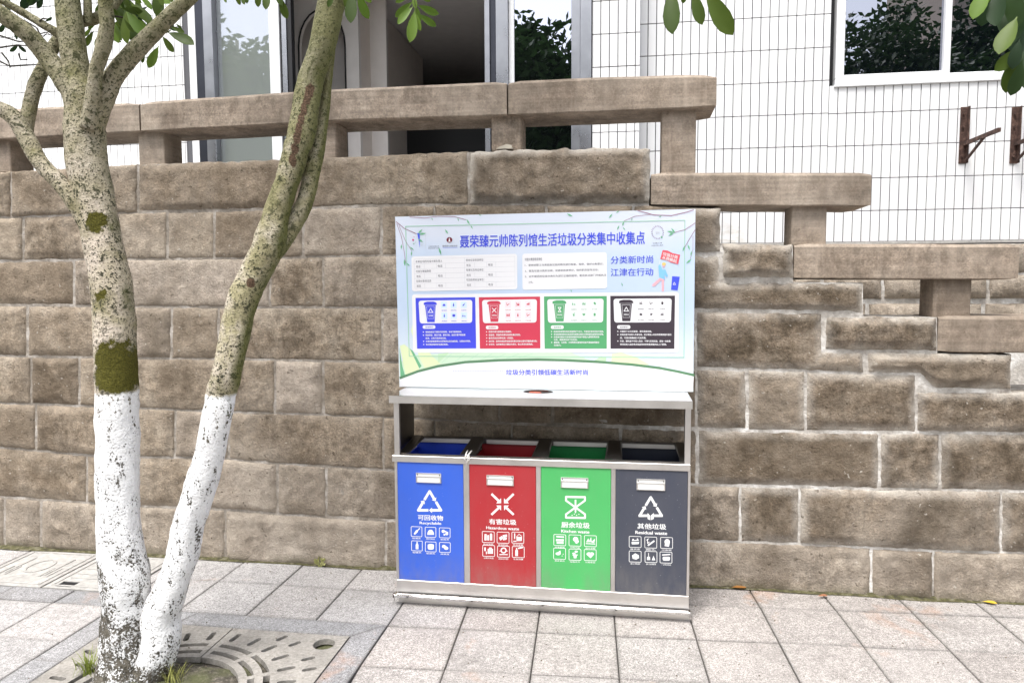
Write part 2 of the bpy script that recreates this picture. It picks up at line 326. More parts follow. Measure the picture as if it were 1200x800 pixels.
def mk_leaf(name, a, b):
    n = N(name); r = n.rnd(); f = n.noise(n.pos(), 14, 3)
    c = n.ramp(r, [(0, a), (1, b)]); c = n.mix(.4, c, n.ramp(f, [(.3, .38), (.7, .62)]), 'OVERLAY'); n.color(c).rough(.5); n.b.inputs['Specular IOR Level'].default_value = .3
    n.b.inputs['Transmission Weight'].default_value = 0
    t = n.t; tl = t.nodes.new('ShaderNodeBsdfTranslucent'); n.l(c, tl.inputs['Color'])
    mx = t.nodes.new('ShaderNodeMixShader'); mx.inputs[0].default_value = .28
    out = [q for q in t.nodes if q.type == 'OUTPUT_MATERIAL'][0]
    n.l(n.b.outputs[0], mx.inputs[1]); n.l(tl.outputs[0], mx.inputs[2]); n.l(mx.outputs[0], out.inputs['Surface']); return n.m
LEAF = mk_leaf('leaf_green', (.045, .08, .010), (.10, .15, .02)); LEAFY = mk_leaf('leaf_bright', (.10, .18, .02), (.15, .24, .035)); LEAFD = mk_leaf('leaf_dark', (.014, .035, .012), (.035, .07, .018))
GRASS = mk_leaf('grass_blade', (.22, .27, .05), (.38, .38, .13)); DRY = mk_leaf('dry_leaf', (.38, .16, .05), (.45, .30, .05))

# ------------------------------------------------------------------ object helpers
def link(name, me, mat, parent=None, smooth=False, center=True):
    if mat is not None and not len(me.materials): me.materials.append(mat)
    if smooth:
        for p in me.polygons: p.use_smooth = True
    o = bpy.data.objects.new(name, me)
    off = Vector((0, 0, 0))
    if center and len(me.vertices):
        xs = [v.co for v in me.vertices]
        off = Vector([(min(c[i] for c in xs)+max(c[i] for c in xs))/2 for i in range(3)])
        me.transform(Matrix.Translation(-off))
    COL.objects.link(o)
    if parent is not None:
        o.parent = parent; base = Vector(parent.get('_w', (0, 0, 0))); o.location = off-base
    else: o.location = off
    o['_w'] = tuple(off)
    return o
def mesh(name, vs, fs, mat, parent=None, smooth=False, edge=None):
    me = bpy.data.meshes.new(name); me.from_pydata([tuple(v) for v in vs], [], fs)
    if edge is not None:
        a = me.attributes.new('edge', 'FLOAT', 'POINT'); a.data.foreach_set('value', edge)
    me.update(); return link(name, me, mat, parent, smooth)
def thing(name, label, cat, loc=(0, 0, 0), group=None):
    o = bpy.data.objects.new(name, None); COL.objects.link(o); o.location = loc; o['_w'] = tuple(loc)
    o.empty_display_size = .1; o['label'] = label; o['category'] = cat
    if group: o['group'] = group
    return o
def tag(o, label=None, cat=None, group=None, kind=None):
    if label: o['label'] = label
    if cat: o['category'] = cat
    if group: o['group'] = group
    if kind: o['kind'] = kind
    return o
class MB:
    def __init__(s): s.v = []; s.f = []
    def add(s, vs, fs):
        k = len(s.v); s.v += [tuple(v) for v in vs]; s.f += [tuple(i+k for i in f) for f in fs]; return s
    def box(s, x0, x1, y0, y1, z0, z1):
        return s.add([(x0, y0, z0), (x1, y0, z0), (x1, y1, z0), (x0, y1, z0), (x0, y0, z1), (x1, y0, z1), (x1, y1, z1), (x0, y1, z1)],
                     [(0, 3, 2, 1), (4, 5, 6, 7), (0, 1, 5, 4), (1, 2, 6, 5), (2, 3, 7, 6), (3, 0, 4, 7)])
    def prism(s, pts, y0, y1):
        """outline given as (x, z) pairs, anticlockwise seen from -Y"""
        n = len(pts); return s.add([(x, y0, z) for x, z in pts]+[(x, y1, z) for x, z in pts],
            [tuple(range(n)), tuple(reversed(range(n, 2*n)))]+[((i+1) % n, i, n+i, n+(i+1) % n) for i in range(n)])
    def tube(s, pts, rs, k=6):
        T = Vector((0, 0, 1)); n = len(pts); base = len(s.v)
        for i, p in enumerate(pts):
            p = Vector(p); d = (Vector(pts[min(i+1, n-1)])-Vector(pts[max(i-1, 0)])).normalized()
            a = d.orthogonal().normalized() if i == 0 else (A - d*A.dot(d)).normalized()
            A = a; b = d.cross(a); r = rs[i] if isinstance(rs, (list, tuple)) else rs
            for j in range(k):
                t = 2*math.pi*j/k; s.v.append(tuple(p+a*(r*math.cos(t))+b*(r*math.sin(t))))
        for i in range(n-1):
            for j in range(k): s.f.append((base+i*k+j, base+i*k+(j+1) % k, base+(i+1)*k+(j+1) % k, base+(i+1)*k+j))
        s.f.append(tuple(base+j for j in reversed(range(k)))); s.f.append(tuple(base+(n-1)*k+j for j in range(k))); return s
    def build(s, name, mat, parent=None, bevel=0, smooth=False):
        if bevel:
            bm = bmesh.new(); vs = [bm.verts.new(v) for v in s.v]
            for f in s.f:
                try: bm.faces.new([vs[i] for i in f])
                except ValueError: pass
            bmesh.ops.recalc_face_normals(bm, faces=bm.faces)
            bmesh.ops.bevel(bm, geom=list(bm.edges), offset=bevel, segments=1, affect='EDGES', clamp_overlap=True)
            me = bpy.data.meshes.new(name); bm.to_mesh(me); bm.free(); return link(name, me, mat, parent, smooth)
        return mesh(name, s.v, s.f, mat, parent, smooth)
def box(name, x0, x1, y0, y1, z0, z1, mat, parent=None, bevel=.003): return MB().box(x0, x1, y0, y1, z0, z1).build(name, mat, parent, bevel)
def lerp(a, b, t): return a+(b-a)*t
def pl(line, x):
    if x <= line[0][0]: (x0, y0), (x1, y1) = line[0], line[1]
    elif x >= line[-1][0]: (x0, y0), (x1, y1) = line[-2], line[-1]
    else:
        for (x0, y0), (x1, y1) in zip(line, line[1:]):
            if x0 <= x <= x1: break
    return y0+(y1-y0)*(x-x0)/(x1-x0)

# ================================================================== GROUND AND PAVEMENT
gr = MB().box(-60, 60, -60, 40, -.5, -.045).build('ground', flat('packed_earth', (.16, .15, .13), .95, wear=.2)); gr['kind'] = 'structure'
pave = bpy.data.objects.new('pavement', None); COL.objects.link(pave); pave['kind'] = 'structure'; pave['_w'] = (0, 0, 0)
bed = MB().box(-9, -2.80, -9, .3, -.04, -.022).box(-1.22, 9, -9, .3, -.04, -.022).box(-2.80, -1.22, -.74, .3, -.04, -.022).box(-2.80, -1.22, -9, -2.32, -.04, -.022).build('mortar_bed', flat('joint_dirt', (.085, .078, .07), .95, wear=.3), pave)
def slab(cx, cy, w, h, ang, mat, name='paving_slab', parent=pave, top=0.0, gap=.0026, poly=None):
    """granite slab with a small arris; slightly uneven in level and tilt"""
    dz = random.uniform(-.002, .002); tx, ty = random.uniform(-.003, .003), random.uniform(-.003, .003)
    if poly is None: poly = [(-w/2, -h/2), (w/2, -h/2), (w/2, h/2), (-w/2, h/2)]; loc = True
    else: loc = False
    ca, sa = math.cos(ang), math.sin(ang)
    if loc: poly = [(cx+x*ca-y*sa, cy+x*sa+y*ca) for x, y in poly]
    mx = sum(p[0] for p in poly)/len(poly); my = sum(p[1] for p in poly)/len(poly)
    def ring(inset, z):
        out = []
        n = len(poly)
        for i in range(n):
            p = Vector(poly[i]); a = (Vector(poly[i-1])-p).normalized(); b = (Vector(poly[(i+1) % n])-p).normalized()
            s = abs(a.x*b.y-a.y*b.x) or 1
            q = p+(a+b)*(inset/s); out.append((q.x, q.y, z+dz+tx*(q.x-mx)+ty*(q.y-my)))
        return out
    rings = [ring(gap, -.03), ring(gap, top-.004), ring(gap+.004, top), ring(gap+.035, top)]
    n = len(poly); vs = [v for r in rings for v in r]+[(mx, my, top+dz)]; fs = []
    for k in range(3):
        for i in range(n): fs.append((k*n+i, k*n+(i+1) % n, (k+1)*n+(i+1) % n, (k+1)*n+i))
    for i in range(n): fs.append((3*n+i, 3*n+(i+1) % n, 4*n))
    return mesh(name, vs, fs, mat, parent, edge=[1.0]*(2*n)+[.9]*n+[0.0]*n+[0.0])
# right-hand field, laid 2.9 degrees askew to the tree pit
S, ANG = .4035, R(2.865); GX, GY = -1.2384, -.7573
ca, sa = math.cos(ANG), math.sin(ANG)
def gp(i, j): return (GX+S*(i*ca-j*sa), GY+S*(i*sa+j*ca))
for j in range(-9, 3):
    for i in range(0, 14):
        q = [gp(i, j), gp(i+1, j), gp(i+1, j+1), gp(i, j+1)]
        if min(p[1] for p in q) > .0: continue
        q = [(max(x, -1.218) if i == 0 else x, min(y, .02)) for x, y in q]
        if abs(q[2][1]-q[1][1]) < .03: continue
        slab(0, 0, 0, 0, 0, GRAN_R, poly=q)
# left-hand field
cols = [-4.83, -4.41, -3.96, -3.59, -3.19, -2.80, -2.42, -2.02, -1.62, -1.22]
rows = [-3.55, -3.15, -2.75, -2.35, -1.95, -1.55, -1.15, -.745, -.338, .02]
for a, b in zip(cols, cols[1:]):
    for c, d in zip(rows, rows[1:]):
        if a >= -2.81 and d <= -.70 and c > -2.4: continue             # tree pit
        if a >= -3.97 and b <= -2.79 and c > -.75: continue           # inspection covers
        slab((a+b)/2, (c+d)/2, b-a, d-c, 0, GRAN_L)
for a, b in ((-3.96, -3.59), (-3.59, -3.19), (-3.19, -2.80)):
    slab((a+b)/2, (-.745-.575)/2, b-a, .17, 0, GRAN_S)
slab(-2.845, -.285, .085, .57, 0, GRAN_L)
# mitred border round the tree pit
PX0, PX1, PY0, PY1, BW = -2.80, -1.22, -2.32, -.742, .15
for q in ([(PX0, PY1), (-2.30, PY1), (-2.345, PY1-BW), (PX0+BW, PY1-BW)][::-1], [(-2.30, PY1), (PX1, PY1), (PX1-BW, PY1-BW), (-2.345, PY1-BW)][::-1],
          [(PX1, PY0), (PX1, PY1), (PX1-BW, PY1-BW), (PX1-BW, PY0+BW)], [(PX0, PY1), (PX0, -1.33), (PX0+BW, -1.33), (PX0+BW, PY1-BW)],
          [(PX0, -1.33), (PX0, PY0), (PX0+BW, PY0+BW), (PX0+BW, -1.33)], [(PX0, PY0), (PX1, PY0), (PX1-BW, PY0+BW), (PX0+BW, PY0+BW)]):
    slab(0, 0, 0, 0, 0, GRAN_S, 'border_stone', poly=q)
# moss and dirt along the wall foot
mb = MB(); xs = [-6+.06*i for i in range(210)]
for i, x in enumerate(xs[:-1]):
    w0 = .02+.03*max(0, noise.noise((x*2.1, 0, 0))+.35); w1 = .02+.03*max(0, noise.noise((xs[i+1]*2.1, 0, 0))+.35)
    mb.add([(x, .03, .022), (xs[i+1], .03, .022), (xs[i+1], -.008-w1, .0035), (x, -.008-w0, .0035), (x, .03, -.02), (xs[i+1], .03, -.02)], [(0, 3, 2, 1)])
tag(mb.build('moss', MOSS), 'thin line of moss and dirt along the foot of the stone wall', 'moss', kind='stuff')

# ================================================================== INSPECTION COVERS
def cover(x0, x1, y0, y1, label, ring):
    t = thing('inspection_cover', label, 'manhole cover', ((x0+x1)/2, (y0+y1)/2, 0), 'concrete inspection covers by the wall')
    if ring: box('cover_plate', x0, x1, y0, y1, -.03, .001, CONC, t, .003)
    else:
        hx0, hx1, hy0, hy1 = -3.352, -3.245, -.542, -.466
        MB().box(x0, x1, hy1, y1, -.03, .001).box(x0, x1, y0, hy0, -.03, .001).box(x0, hx0, hy0, hy1, -.03, .001).box(hx1, x1, hy0, hy1, -.03, .001).build('cover_plate', CONC, t)
        box('lifting_hole_shade', hx0+.001, hx1-.001, hy0+.001, hy1-.001, -.03, -.003, BLACK, t, 0)  # near-flush black block, painted for the dark inside the hole
    m = MB()
    def bar(ax, ay, bx, by, w=.006):
        d = Vector((bx-ax, by-ay, 0)).normalized(); p = Vector((-d.y, d.x, 0))*w; a = Vector((ax, ay, 0)); b = Vector((bx, by, 0))
        q = [a-p, b-p, b+p, a+p]; m.add([(v.x, v.y, .0012) for v in q]+[(v.x, v.y, .0055) for v in q], [(4, 5, 6, 7), (0, 1, 5, 4), (1, 2, 6, 5), (2, 3, 7, 6), (3, 0, 4, 7)])
    e = .035
    for a in ((x0+e, y0+e, x1-e, y0+e), (x0+e, y1-e, x1-e, y1-e), (x0+e, y0+e, x0+e, y1-e), (x1-e, y0+e, x1-e, y1-e)): bar(*a)
    if ring:
        cx, cy = (x0+x1)/2+.01, (y0+y1)/2+.02
        for k in range(20):
            a, b = 2*math.pi*k/20, 2*math.pi*(k+1)/20; bar(cx+.07*math.cos(a), cy+.10*math.sin(a), cx+.07*math.cos(b), cy+.10*math.sin(b), .007)
        for dx in (-.14, .14): bar(cx+dx, cy-.13, cx+dx, cy+.13)
        for dx in (-.17, -.12, .12, .17): bar(cx+dx, cy-.15, cx+dx, cy-.02)
    else:
        for dy in (.10, .16, .24, .32): bar(x0+.07, y0+dy+.05, x1-.07, y0+dy+.05, .005)
    m.build('raised_pattern', CONC, t)
    return t
cover(-3.95, -3.432, -.567, -.03, 'pale concrete inspection cover with raised ring, left of the two by the wall', True)
cover(-3.415, -2.90, -.567, -.03, 'pale concrete inspection cover with black lifting hole behind the tree', False)
# ================================================================== TREE GRATE (four cast quarters)
CX, CY, RH, HALF = -2.01, -1.53, .335, .636
soil = MB(); K = 26
for i in range(K+1):
    for j in range(K+1):
        x = lerp(PX0+.1, PX1-.1, i/K); y = lerp(PY0+.1, PY1-.1, j/K); r = math.hypot(x-CX, y-CY); tr = math.hypot(x+2.26, y+1.36)
        z = -.034+.012*noise.noise((x*9, y*9, 1))+(.022 if r < RH-.02 else 0)+.03*math.exp(-(tr/.17)**2)
        soil.v.append((x, y, z))
for i in range(K):
    for j in range(K): a = i*(K+1)+j; soil.f.append((a, a+K+1, a+K+2, a+1))
o = soil.build('tree_pit_soil', SOIL, smooth=True); o['kind'] = 'structure'
def curve_plate(name, outlines, z0, z1, mat, parent):
    cu = bpy.data.curves.new(name, 'CURVE'); cu.dimensions = '2D'; cu.fill_mode = 'BOTH'; cu.extrude = (z1-z0)/2; cu.bevel_depth = 0
    for pts in outlines:
        s = cu.splines.new('POLY'); s.points.add(len(pts)-1); s.use_cyclic_u = True
        for q, (x, y) in zip(s.points, pts): q.co = (x, y, 0, 1)
    t = bpy.data.objects.new(name, cu); COL.objects.link(t); bpy.context.view_layer.update()
    me = bpy.data.meshes.new_from_object(t.evaluated_get(bpy.context.evaluated_depsgraph_get())); bpy.data.objects.remove(t); bpy.data.curves.remove(cu)
    me.transform(Matrix.Translation((0, 0, (z0+z1)/2))); me.materials.clear(); return link(name, me, mat, parent)
def slot(cx, cy, ang, L, W):
    out = []
    for e in (1, -1):
        for k in range(5):
            t = ang+(0 if e > 0 else math.pi)-math.pi/2+math.pi*k/4
            out.append((cx+e*(L/2-W/2)*math.cos(ang)+W/2*math.cos(t), cy+e*(L/2-W/2)*math.sin(ang)+W/2*math.sin(t)))
    return out
def arcslot(r, a0, a1, W):
    n = 6; return [(CX+(r+W/2)*math.cos(lerp(a0, a1, k/n)), CY+(r+W/2)*math.sin(lerp(a0, a1, k/n))) for k in range(n+1)]+[(CX+(r-W/2)*math.cos(lerp(a1, a0, k/n)), CY+(r-W/2)*math.sin(lerp(a1, a0, k/n))) for k in range(n+1)]
grate = thing('tree_grate', 'pale cast concrete tree grate with radial slots round the whitewashed tree', 'tree grate', (CX, CY, 0))
for qd in range(4):
    a0 = qd*math.pi/2; g = .003; n = 12
    arc = [(CX+RH*math.cos(a0+.012+(math.pi/2-.024)*k/n), CY+RH*math.sin(a0+.012+(math.pi/2-.024)*k/n)) for k in range(n+1)]
    c0, s0 = math.cos(a0), math.sin(a0)
    rot = lambda x, y: (CX+x*c0-y*s0, CY+x*s0+y*c0)
    out = [rot(HALF, g), rot(HALF, HALF), rot(g, HALF)]+arc[::-1]
    holes = []
    for k in range(7):
        a = a0+R(7+12.7*k)
        holes.append(slot(CX+.545*math.cos(a), CY+.545*math.sin(a), a, .088, .028))
    for d in (28, 37, 53, 62):
        a = a0+R(d); rr = .645 if d in (28, 62) else .655; holes.append(slot(CX+rr*math.cos(a), CY+rr*math.sin(a), a, .07, .027))
    a = a0+R(45); holes.append([(CX+.765*math.cos(a)+.055*math.cos(t), CY+.765*math.sin(a)+.055*math.sin(t)) for t in [2*math.pi*k/16 for k in range(16)]])
    for r, w in ((.387, .030), (.455, .030)):
        for q0, q1 in ((4, 29), (33, 57), (61, 86)): holes.append(arcslot(r, a0+R(q0), a0+R(q1), w))
    curve_plate('grate_segment', [out]+holes, -.028, .0005, CAST, grate)
mb = MB()   # cracked corner filled with a raised lip
for k in range(10):
    a, b = R(18+6*k), R(24+6*k)
# grass
def blades(name, cx, cy, n, sp, h, label):
    m = MB()
    for _ in range(n):
        a = random.uniform(0, 6.28); r = random.gauss(0, sp); x, y = cx+r*math.cos(a), cy+r*math.sin(a)
        L = h*random.uniform(.5, 1.1); ln = random.uniform(.2, .7); d = Vector((math.cos(a), math.sin(a), 0)); wv = Vector((-d.y, d.x, 0))*.002
        p = [Vector((x, y, -.02))+d*(L*ln*t*t)+Vector((0, 0, L*t*(1-.25*ln*t))) for t in (0, .4, .75, 1)]
        m.add([p[0]-wv, p[0]+wv, p[1]+wv, p[1]-wv, p[2]+wv*.7, p[2]-wv*.7, p[3]], [(0, 1, 2, 3), (3, 2, 4, 5), (5, 4, 6)])
    return tag(m.build(name, GRASS), label, 'grass')
blades('grass_tuft', -2.45, -1.40, 90, .028, .13, 'grass tuft left of the whitewashed trunk on the grate')
blades('grass_tuft', -2.03, -1.40, 70, .028, .10, 'grass tuft in the bare soil right of the trunks')

# ================================================================== STONE RETAINING WALL
J0 = [(-120, 208), (0, 201), (180, 191), (330, 186), (546, 177), (560, 176), (745, 172), (760, 173)]
J1 = [(-120, 257), (27, 254), (126, 250), (300, 246), (448, 240.5), (547, 240), (760, 240), (813, 242)]
J2 = [(-120, 308), (29, 305), (148, 304), (253, 303), (448, 299.5), (560, 298), (812, 296)]
J3 = [(-120, 357), (91, 358), (256, 360), (464, 360), (815, 364), (965, 366), (1013, 368), (1300, 372)]
J4 = [(-120, 414), (0, 417), (165, 420), (288, 421), (448, 424), (560, 425), (815, 431), (1016, 437), (1073, 438)]
J5 = [(-120, 468), (0, 472), (165, 478), (275, 483), (379, 486), (462, 489), (590, 496), (810, 503), (987, 506), (1100, 507), (1320, 509)]
J6 = [(-120, 519), (0, 524), (110, 534), (266, 537), (332, 543.5), (451, 550), (600, 558), (810, 568), (1030, 573), (1200, 575), (1320, 576)]
J7 = [(-120, 574), (47, 585), (165, 593), (250, 596), (325, 602), (460, 610), (810, 633), (933, 637), (1093, 645), (1200, 648), (1320, 650)]
J8 = [(-120, 631), (0, 642), (120, 650), (330, 665), (460, 674), (815, 694), (966, 702), (1200, 712), (1320, 716)]
wall = thing('stone_retaining_wall', 'stepped retaining wall of rough brown sandstone blocks behind the bins and tree', 'wall', (-1, .15, 0))
def stone(parent, top, bot, x0, x1, mat, rough=1.0, Y=0.0, gap=None, name='stone', extra=None, jag=1.0, prof=.012, cell=.021):
    """rock-faced block between two joint lines: drafted margin, broken face, crumbled arrises"""
    vs, fs, ed = [], [], []
    if gap is None: gap = 1.0 if mat is STONE_R else .8
    sd_ = random.uniform(0, 99); pro = random.uniform(-.004, .010); ppm = 188.0
    ledge = random.random() < .45 or rough > 1.4; mar = random.uniform(.012, .03); amp = random.uniform(.3, 1.5); drf = random.choice((0, 0, .006, .016))
    parts = [(top, bot, x0, x1)]+(extra or [])
    def inside(pt, x, y):
        tp, bt, a, b = pt; return min(x-a-gap, b-gap-x, y-pl(tp, x)-gap, pl(bt, x)-gap-y)/ppm
    if mat is STONE_L: mat = random.choice((STONE_L, STONE_L, STONE_LP, STONE_LD))
    for pi_, (tp, bt, a, b) in enumerate(parts):
        w = (b-a)/ppm; hgt = (pl(bt, (a+b)/2)-pl(tp, (a+b)/2))/ppm
        nu = max(5, int(w/cell)); nv = max(5, int(hgt/cell)); base = len(vs)
        us = [0, .005/w, .016/w]+[lerp(.016/w, 1-.016/w, k/(nu-1)) for k in range(1, nu-1)]+[1-.016/w, 1-.005/w, 1]
        vv = [0, .005/hgt, .016/hgt]+[lerp(.016/hgt, 1-.016/hgt, k/(nv-1)) for k in range(1, nv-1)]+[1-.016/hgt, 1-.005/hgt, 1]
        for u in us:
            x = lerp(a+gap, b-gap, u); yt, yb = pl(tp, x)+gap, pl(bt, x)-gap
            for v in vv:
                y_ = lerp(yt, yb, v); q = P(x, y_, Y)
                d = max(inside(pt, x, y_) for pt in parts); d = max(0, d)
                back = .011*max(0, 1-d/.006)
                nz = noise.fractal((q.x*5+sd_, q.z*5, sd_), 1.0, 2.0, 4); nz2 = noise.noise((q.x*17+sd_, q.z*17, 3)); nz3 = noise.noise((q.x*34+sd_, q.z*34, 8))
                k = min(1, max(0, (d-.003-drf)/.018)); k = k*k*(3-2*k)
                rg = (1-abs(noise.noise((q.x*6+sd_, q.z*7, 2)))*2)*.55+(1-abs(noise.noise((q.x*14+sd_, q.z*15, 4)))*2)*.3
                yy = Y-pro*.6+back-.68*rough*k*(prof*.45+.009*nz+amp*.012*rg+.006*nz2+.005*nz3)
                if ledge:
                    low = (y_-yt)/(yb-yt); k2 = min(1, max(0, (d-mar-.014*noise.fractal((q.x*9+sd_, q.z*9, 1), 1, 2, 3)-.012*low)/.007)); yy -= rough*.010*k2
                if pi_ and inside(parts[0], x, y_) > .004: yy += .005
                jx = jz = 0
                if d < .02: jx = jag*(.007*noise.noise((q.x*22, q.z*22, sd_))+.002*nz3); jz = jag*(.007*noise.noise((q.x*22, q.z*22, sd_+5))+.002*nz3)
                vs.append((q.x+jx, yy, q.z+jz)); ed.append(max(0, 1-d/.065))
        nvv = len(vv); nuu = len(us)
        for i in range(nuu-1):
            for j in range(nvv-1):
                s_ = base+i*nvv+j; fs.append((s_, s_+1, s_+nvv+1, s_+nvv))
        ringi = [base+j for j in range(nvv)]+[base+i*nvv+nvv-1 for i in range(1, nuu)]+[base+(nuu-1)*nvv+j for j in range(nvv-2, -1, -1)]+[base+i*nvv for i in range(nuu-2, 0, -1)]
        kb = len(vs)
        for r_ in ringi: q = vs[r_]; vs.append((q[0], Y+.11, q[2])); ed.append(1)
        L = len(ringi)
        for i in range(L): fs.append((ringi[i], kb+i, kb+(i+1) % L, ringi[(i+1) % L]))
    o = mesh(name, vs, fs, mat, parent, edge=ed)
    for p in o.data.polygons: p.use_smooth = True
    return o
def course(top, bot, joints, mat, **kw):
    for a, b in zip(joints, joints[1:]): stone(wall, top, bot, a, b, mat, **kw)
course(J0, J1, [-110, 13, 161, 357, 549], STONE_L, rough=1.2)
stone(wall, J0, J1, 550, 762, STONE_R, rough=1.6, jag=1.6)
course(J1, J2, [-110, 27, 117, 196, 251, 355, 447, 509, 640, 742, 814], STONE_L)
course(J2, J3, [-110, -30, 87, 121, 316, 379, 510, 610, 720, 815], STONE_L)
course(J3, J4, [-110, 32, 133, 201, 256, 448, 560, 700, 815], STONE_L)
course(J4, J5, [-110, 36, 93, 136, 270, 322], STONE_L); stone(wall, J4, J5, 322, 379, STONE_LP, rough=1.2); course(J4, J5, [379, 585, 647, 817], STONE_L)
course(J5, J6, [-110, 42, 137, 205, 268, 449, 509, 600, 727, 817], STONE_L)
course(J6, J7, [-110, 102, 142, 235, 325], STONE_L); stone(wall, J6, J7, 325, 382, STONE_LP, rough=1.2); course(J6, J7, [382, 540, 690, 867], STONE_B)
course(J7, J8, [-110, 5, 48, 137, 264, 452, 600, 760, 1021], STONE_B, rough=.8)
JB = [(800, 243), (850, 243)]
stone(wall, JB, [(800, 297), (850, 296)], 800, 845, STONE_R, rough=1.5)
JT = [(813, 329), (1020, 330)]
stone(wall, JT, J3, 800, 1013, STONE_R, rough=1.3, jag=1.5, extra=[([(800, 299), (850, 299)], [(800, 345), (850, 345)], 800, 845)])
stone(wall, [(840, 285), (935, 286)], [(840, 326), (935, 326)], 846, 930, STONE_R, rough=2.0, jag=1.5)
stone(wall, J3, J4, 815, 964, STONE_R, rough=.8, extra=[([(940, 411), (1020, 412)], J4, 948, 1013)])
stone(wall, [(960, 370), (1100, 371)], [(960, 410), (1100, 412)], 967, 1099, STONE_R, rough=2.0)
stone(wall, [(1010, 412), (1190, 414)], [(1010, 437), (1050, 438), (1078, 438), (1095, 455), (1190, 457)], 1016, 1186, STONE_R, rough=1.8)
for a, b in ((815, 876), (876, 944), (944, 1074)): stone(wall, J4, J5, a, b, STONE_R, rough=1.1)
stone(wall, [(1070, 458), (1330, 460)], J5, 1074, 1215, STONE_R, rough=1.1)
stone(wall, [(1070, 458), (1330, 460)], J5, 1215, 1330, STONE_R, rough=1.1)
stone(wall, [(1070, 458), (1330, 460)], J5, 1330, 1600, STONE_R, rough=1.1)
course(J5, J6, [817, 1031, 1102, 1240, 1330, 1480, 1600], STONE_R, rough=1.1)
course(J6, J7, [867, 937, 1173, 1330, 1450, 1600], STONE_R, rough=1.2)
course(J7, J8, [1021, 1094, 1260, 1400, 1600], STONE_B, rough=1.1)
# mortar core with the stepped outline of the stair parapet
core = []
for x, y in ((-120, 640), (-120, 208), (0, 202.5), (180, 193), (330, 188), (546, 178.5), (760, 175), (760.5, 243), (843, 244.5), (843.5, 287), (929, 287.5), (929.5, 330.5), (1011, 331.5), (1011.5, 371.5), (1098, 372), (1098.5, 414), (1184, 416), (1184.5, 460), (1600, 463.5), (1600, 720)):
    q = P(x, y, .003); core.append((q.x, q.z if not (x in (-120, 1600) and y > 600) else -.2))
MB().prism(core, .003, .34).build('mortar_core', MORTAR, wall)
# coping beams and posts
rail = thing('stone_balustrade', 'weathered dressed sandstone stair balustrade of beams on short posts along the wall top', 'balustrade', (-1, .15, 2.5))
def beam(xs, tops, bots, Yf=-.025, D=.38, ch=.018, name='coping_beam', parent=rail):
    t = list(zip(xs, tops)); b = list(zip(xs, bots)); vs = []; fs = []; n = max(6, int((xs[-1]-xs[0])/14)); ed = []
    for k in range(n+1):
        x = lerp(xs[0], xs[-1], k/n); q0 = P(x, pl(t, x), Yf); q1 = P(x, pl(b, x), Yf); X = (q0.x+q1.x)/2
        w1 = .0025*noise.noise((X*4, 0, 7)); w2 = .0025*noise.noise((X*5, 3, 1)); e = 1 if k in (0, n) else 0
        ins = .008 if k in (0, n) else 0
        sec = [(Yf+ch+ins, q0.z+w1-ins), (Yf+ins, q0.z-ch+w1), (Yf+.002*noise.noise((X*3, 9, 9))+ins, (q0.z+q1.z)/2), (Yf+ins, q1.z+.006+w2), (Yf+.006+ins, q1.z+w2+ins), (Yf+D-.05, q1.z+w2-.004+ins), (Yf+D, q1.z+.03), (Yf+D, q0.z-.01), (Yf+D-.02, q0.z+w1-ins)]
        for y, z in sec: vs.append((X, y, z))
        ed += [.8, .7, e*.6, .7, .5, 0, 0, 0, 0]
    m = 9
    for k in range(n):
        for i in range(m): fs.append((k*m+i, (k+1)*m+i, (k+1)*m+(i+1) % m, k*m+(i+1) % m)[::-1])
    fs.append(tuple(range(m))[::-1]); fs.append(tuple(n*m+i for i in range(m)))
    o = mesh(name, vs, fs, BEAM, parent, edge=ed); bm = bmesh.new(); bm.from_mesh(o.data); bmesh.ops.recalc_face_normals(bm, faces=bm.faces); bm.to_mesh(o.data); bm.free(); return o
beam([-110, 0, 162], [136, 128, 119.5], [171, 163, 154])
beam([164, 333, 400, 593.5], [119.5, 107.7, 103.5, 95], [154, 145, 140.7, 135])
beam([595.5, 700, 800, 840], [95, 90, 87, 87.5], [135, 131, 126.7, 124.5])
beam([763, 1021.5], [202, 202], [240.5, 241.5], Yf=-.01)
beam([931, 1195], [285.5, 286], [326.5, 327.5], Yf=-.01)
beam([1100, 1330], [370, 372], [412.5, 415], Yf=-.01)
def post(x0, x1, yt, yb, Yf=.03, D=.2):
    a = P(x0, yb, Yf); b = P(x1, yb, Yf); t = P(x0, yt, Yf)
    o = MB().box(a.x, b.x, Yf, Yf+D, a.z, t.z).build('baluster_post', BEAM, rail, .006); return o
post(-100, -62, 165, 208); post(-22, 13, 160, 203); post(163, 193, 150, 194); post(366, 394, 138, 186); post(576, 611, 130, 178)
post(775, 815, 122, 204.5, .03); post(927, 968, 239, 288, .03); post(1093, 1137, 325, 372.5, .03)

# ================================================================== BUILDING
YF = 1.50
bld = thing('tiled_building', 'white tiled building front with aluminium sliding door and window behind the stone wall', 'building', (0, YF, 0))
def X(px, Y=YF, py=150): return P(px, py, Y).x
def Z(py, Y=YF, px=900): return P(px, py, Y).z
XL, XR = X(219), X(749)
WX0, WX1, WZ0 = X(973, YF, 60), 3.45, Z(95.5, YF, 1050)
YD = 1.30                                                            # plane of the door surround
DX0, DX1 = X(229, YD), X(693.5, YD)
wallm = MB().box(-9, DX0+.0, YF, YF+.25, 1.0, 7).box(XR-.03, WX0, YF, YF+.25, 1.0, 7).box(WX0, WX1, YF, YF+.25, 1.0, WZ0-.015).box(WX1, 9, YF, YF+.25, 1.0, 7).box(WX0, WX1, YF, YF+.25, 4.35, 7)
wallm.box(DX0-.0, XR-.03, YD+.0, YF+.25, 4.7, 7).box(DX1+.002, X(749, YD), YD, YF+.2, 2.3, 4.7)
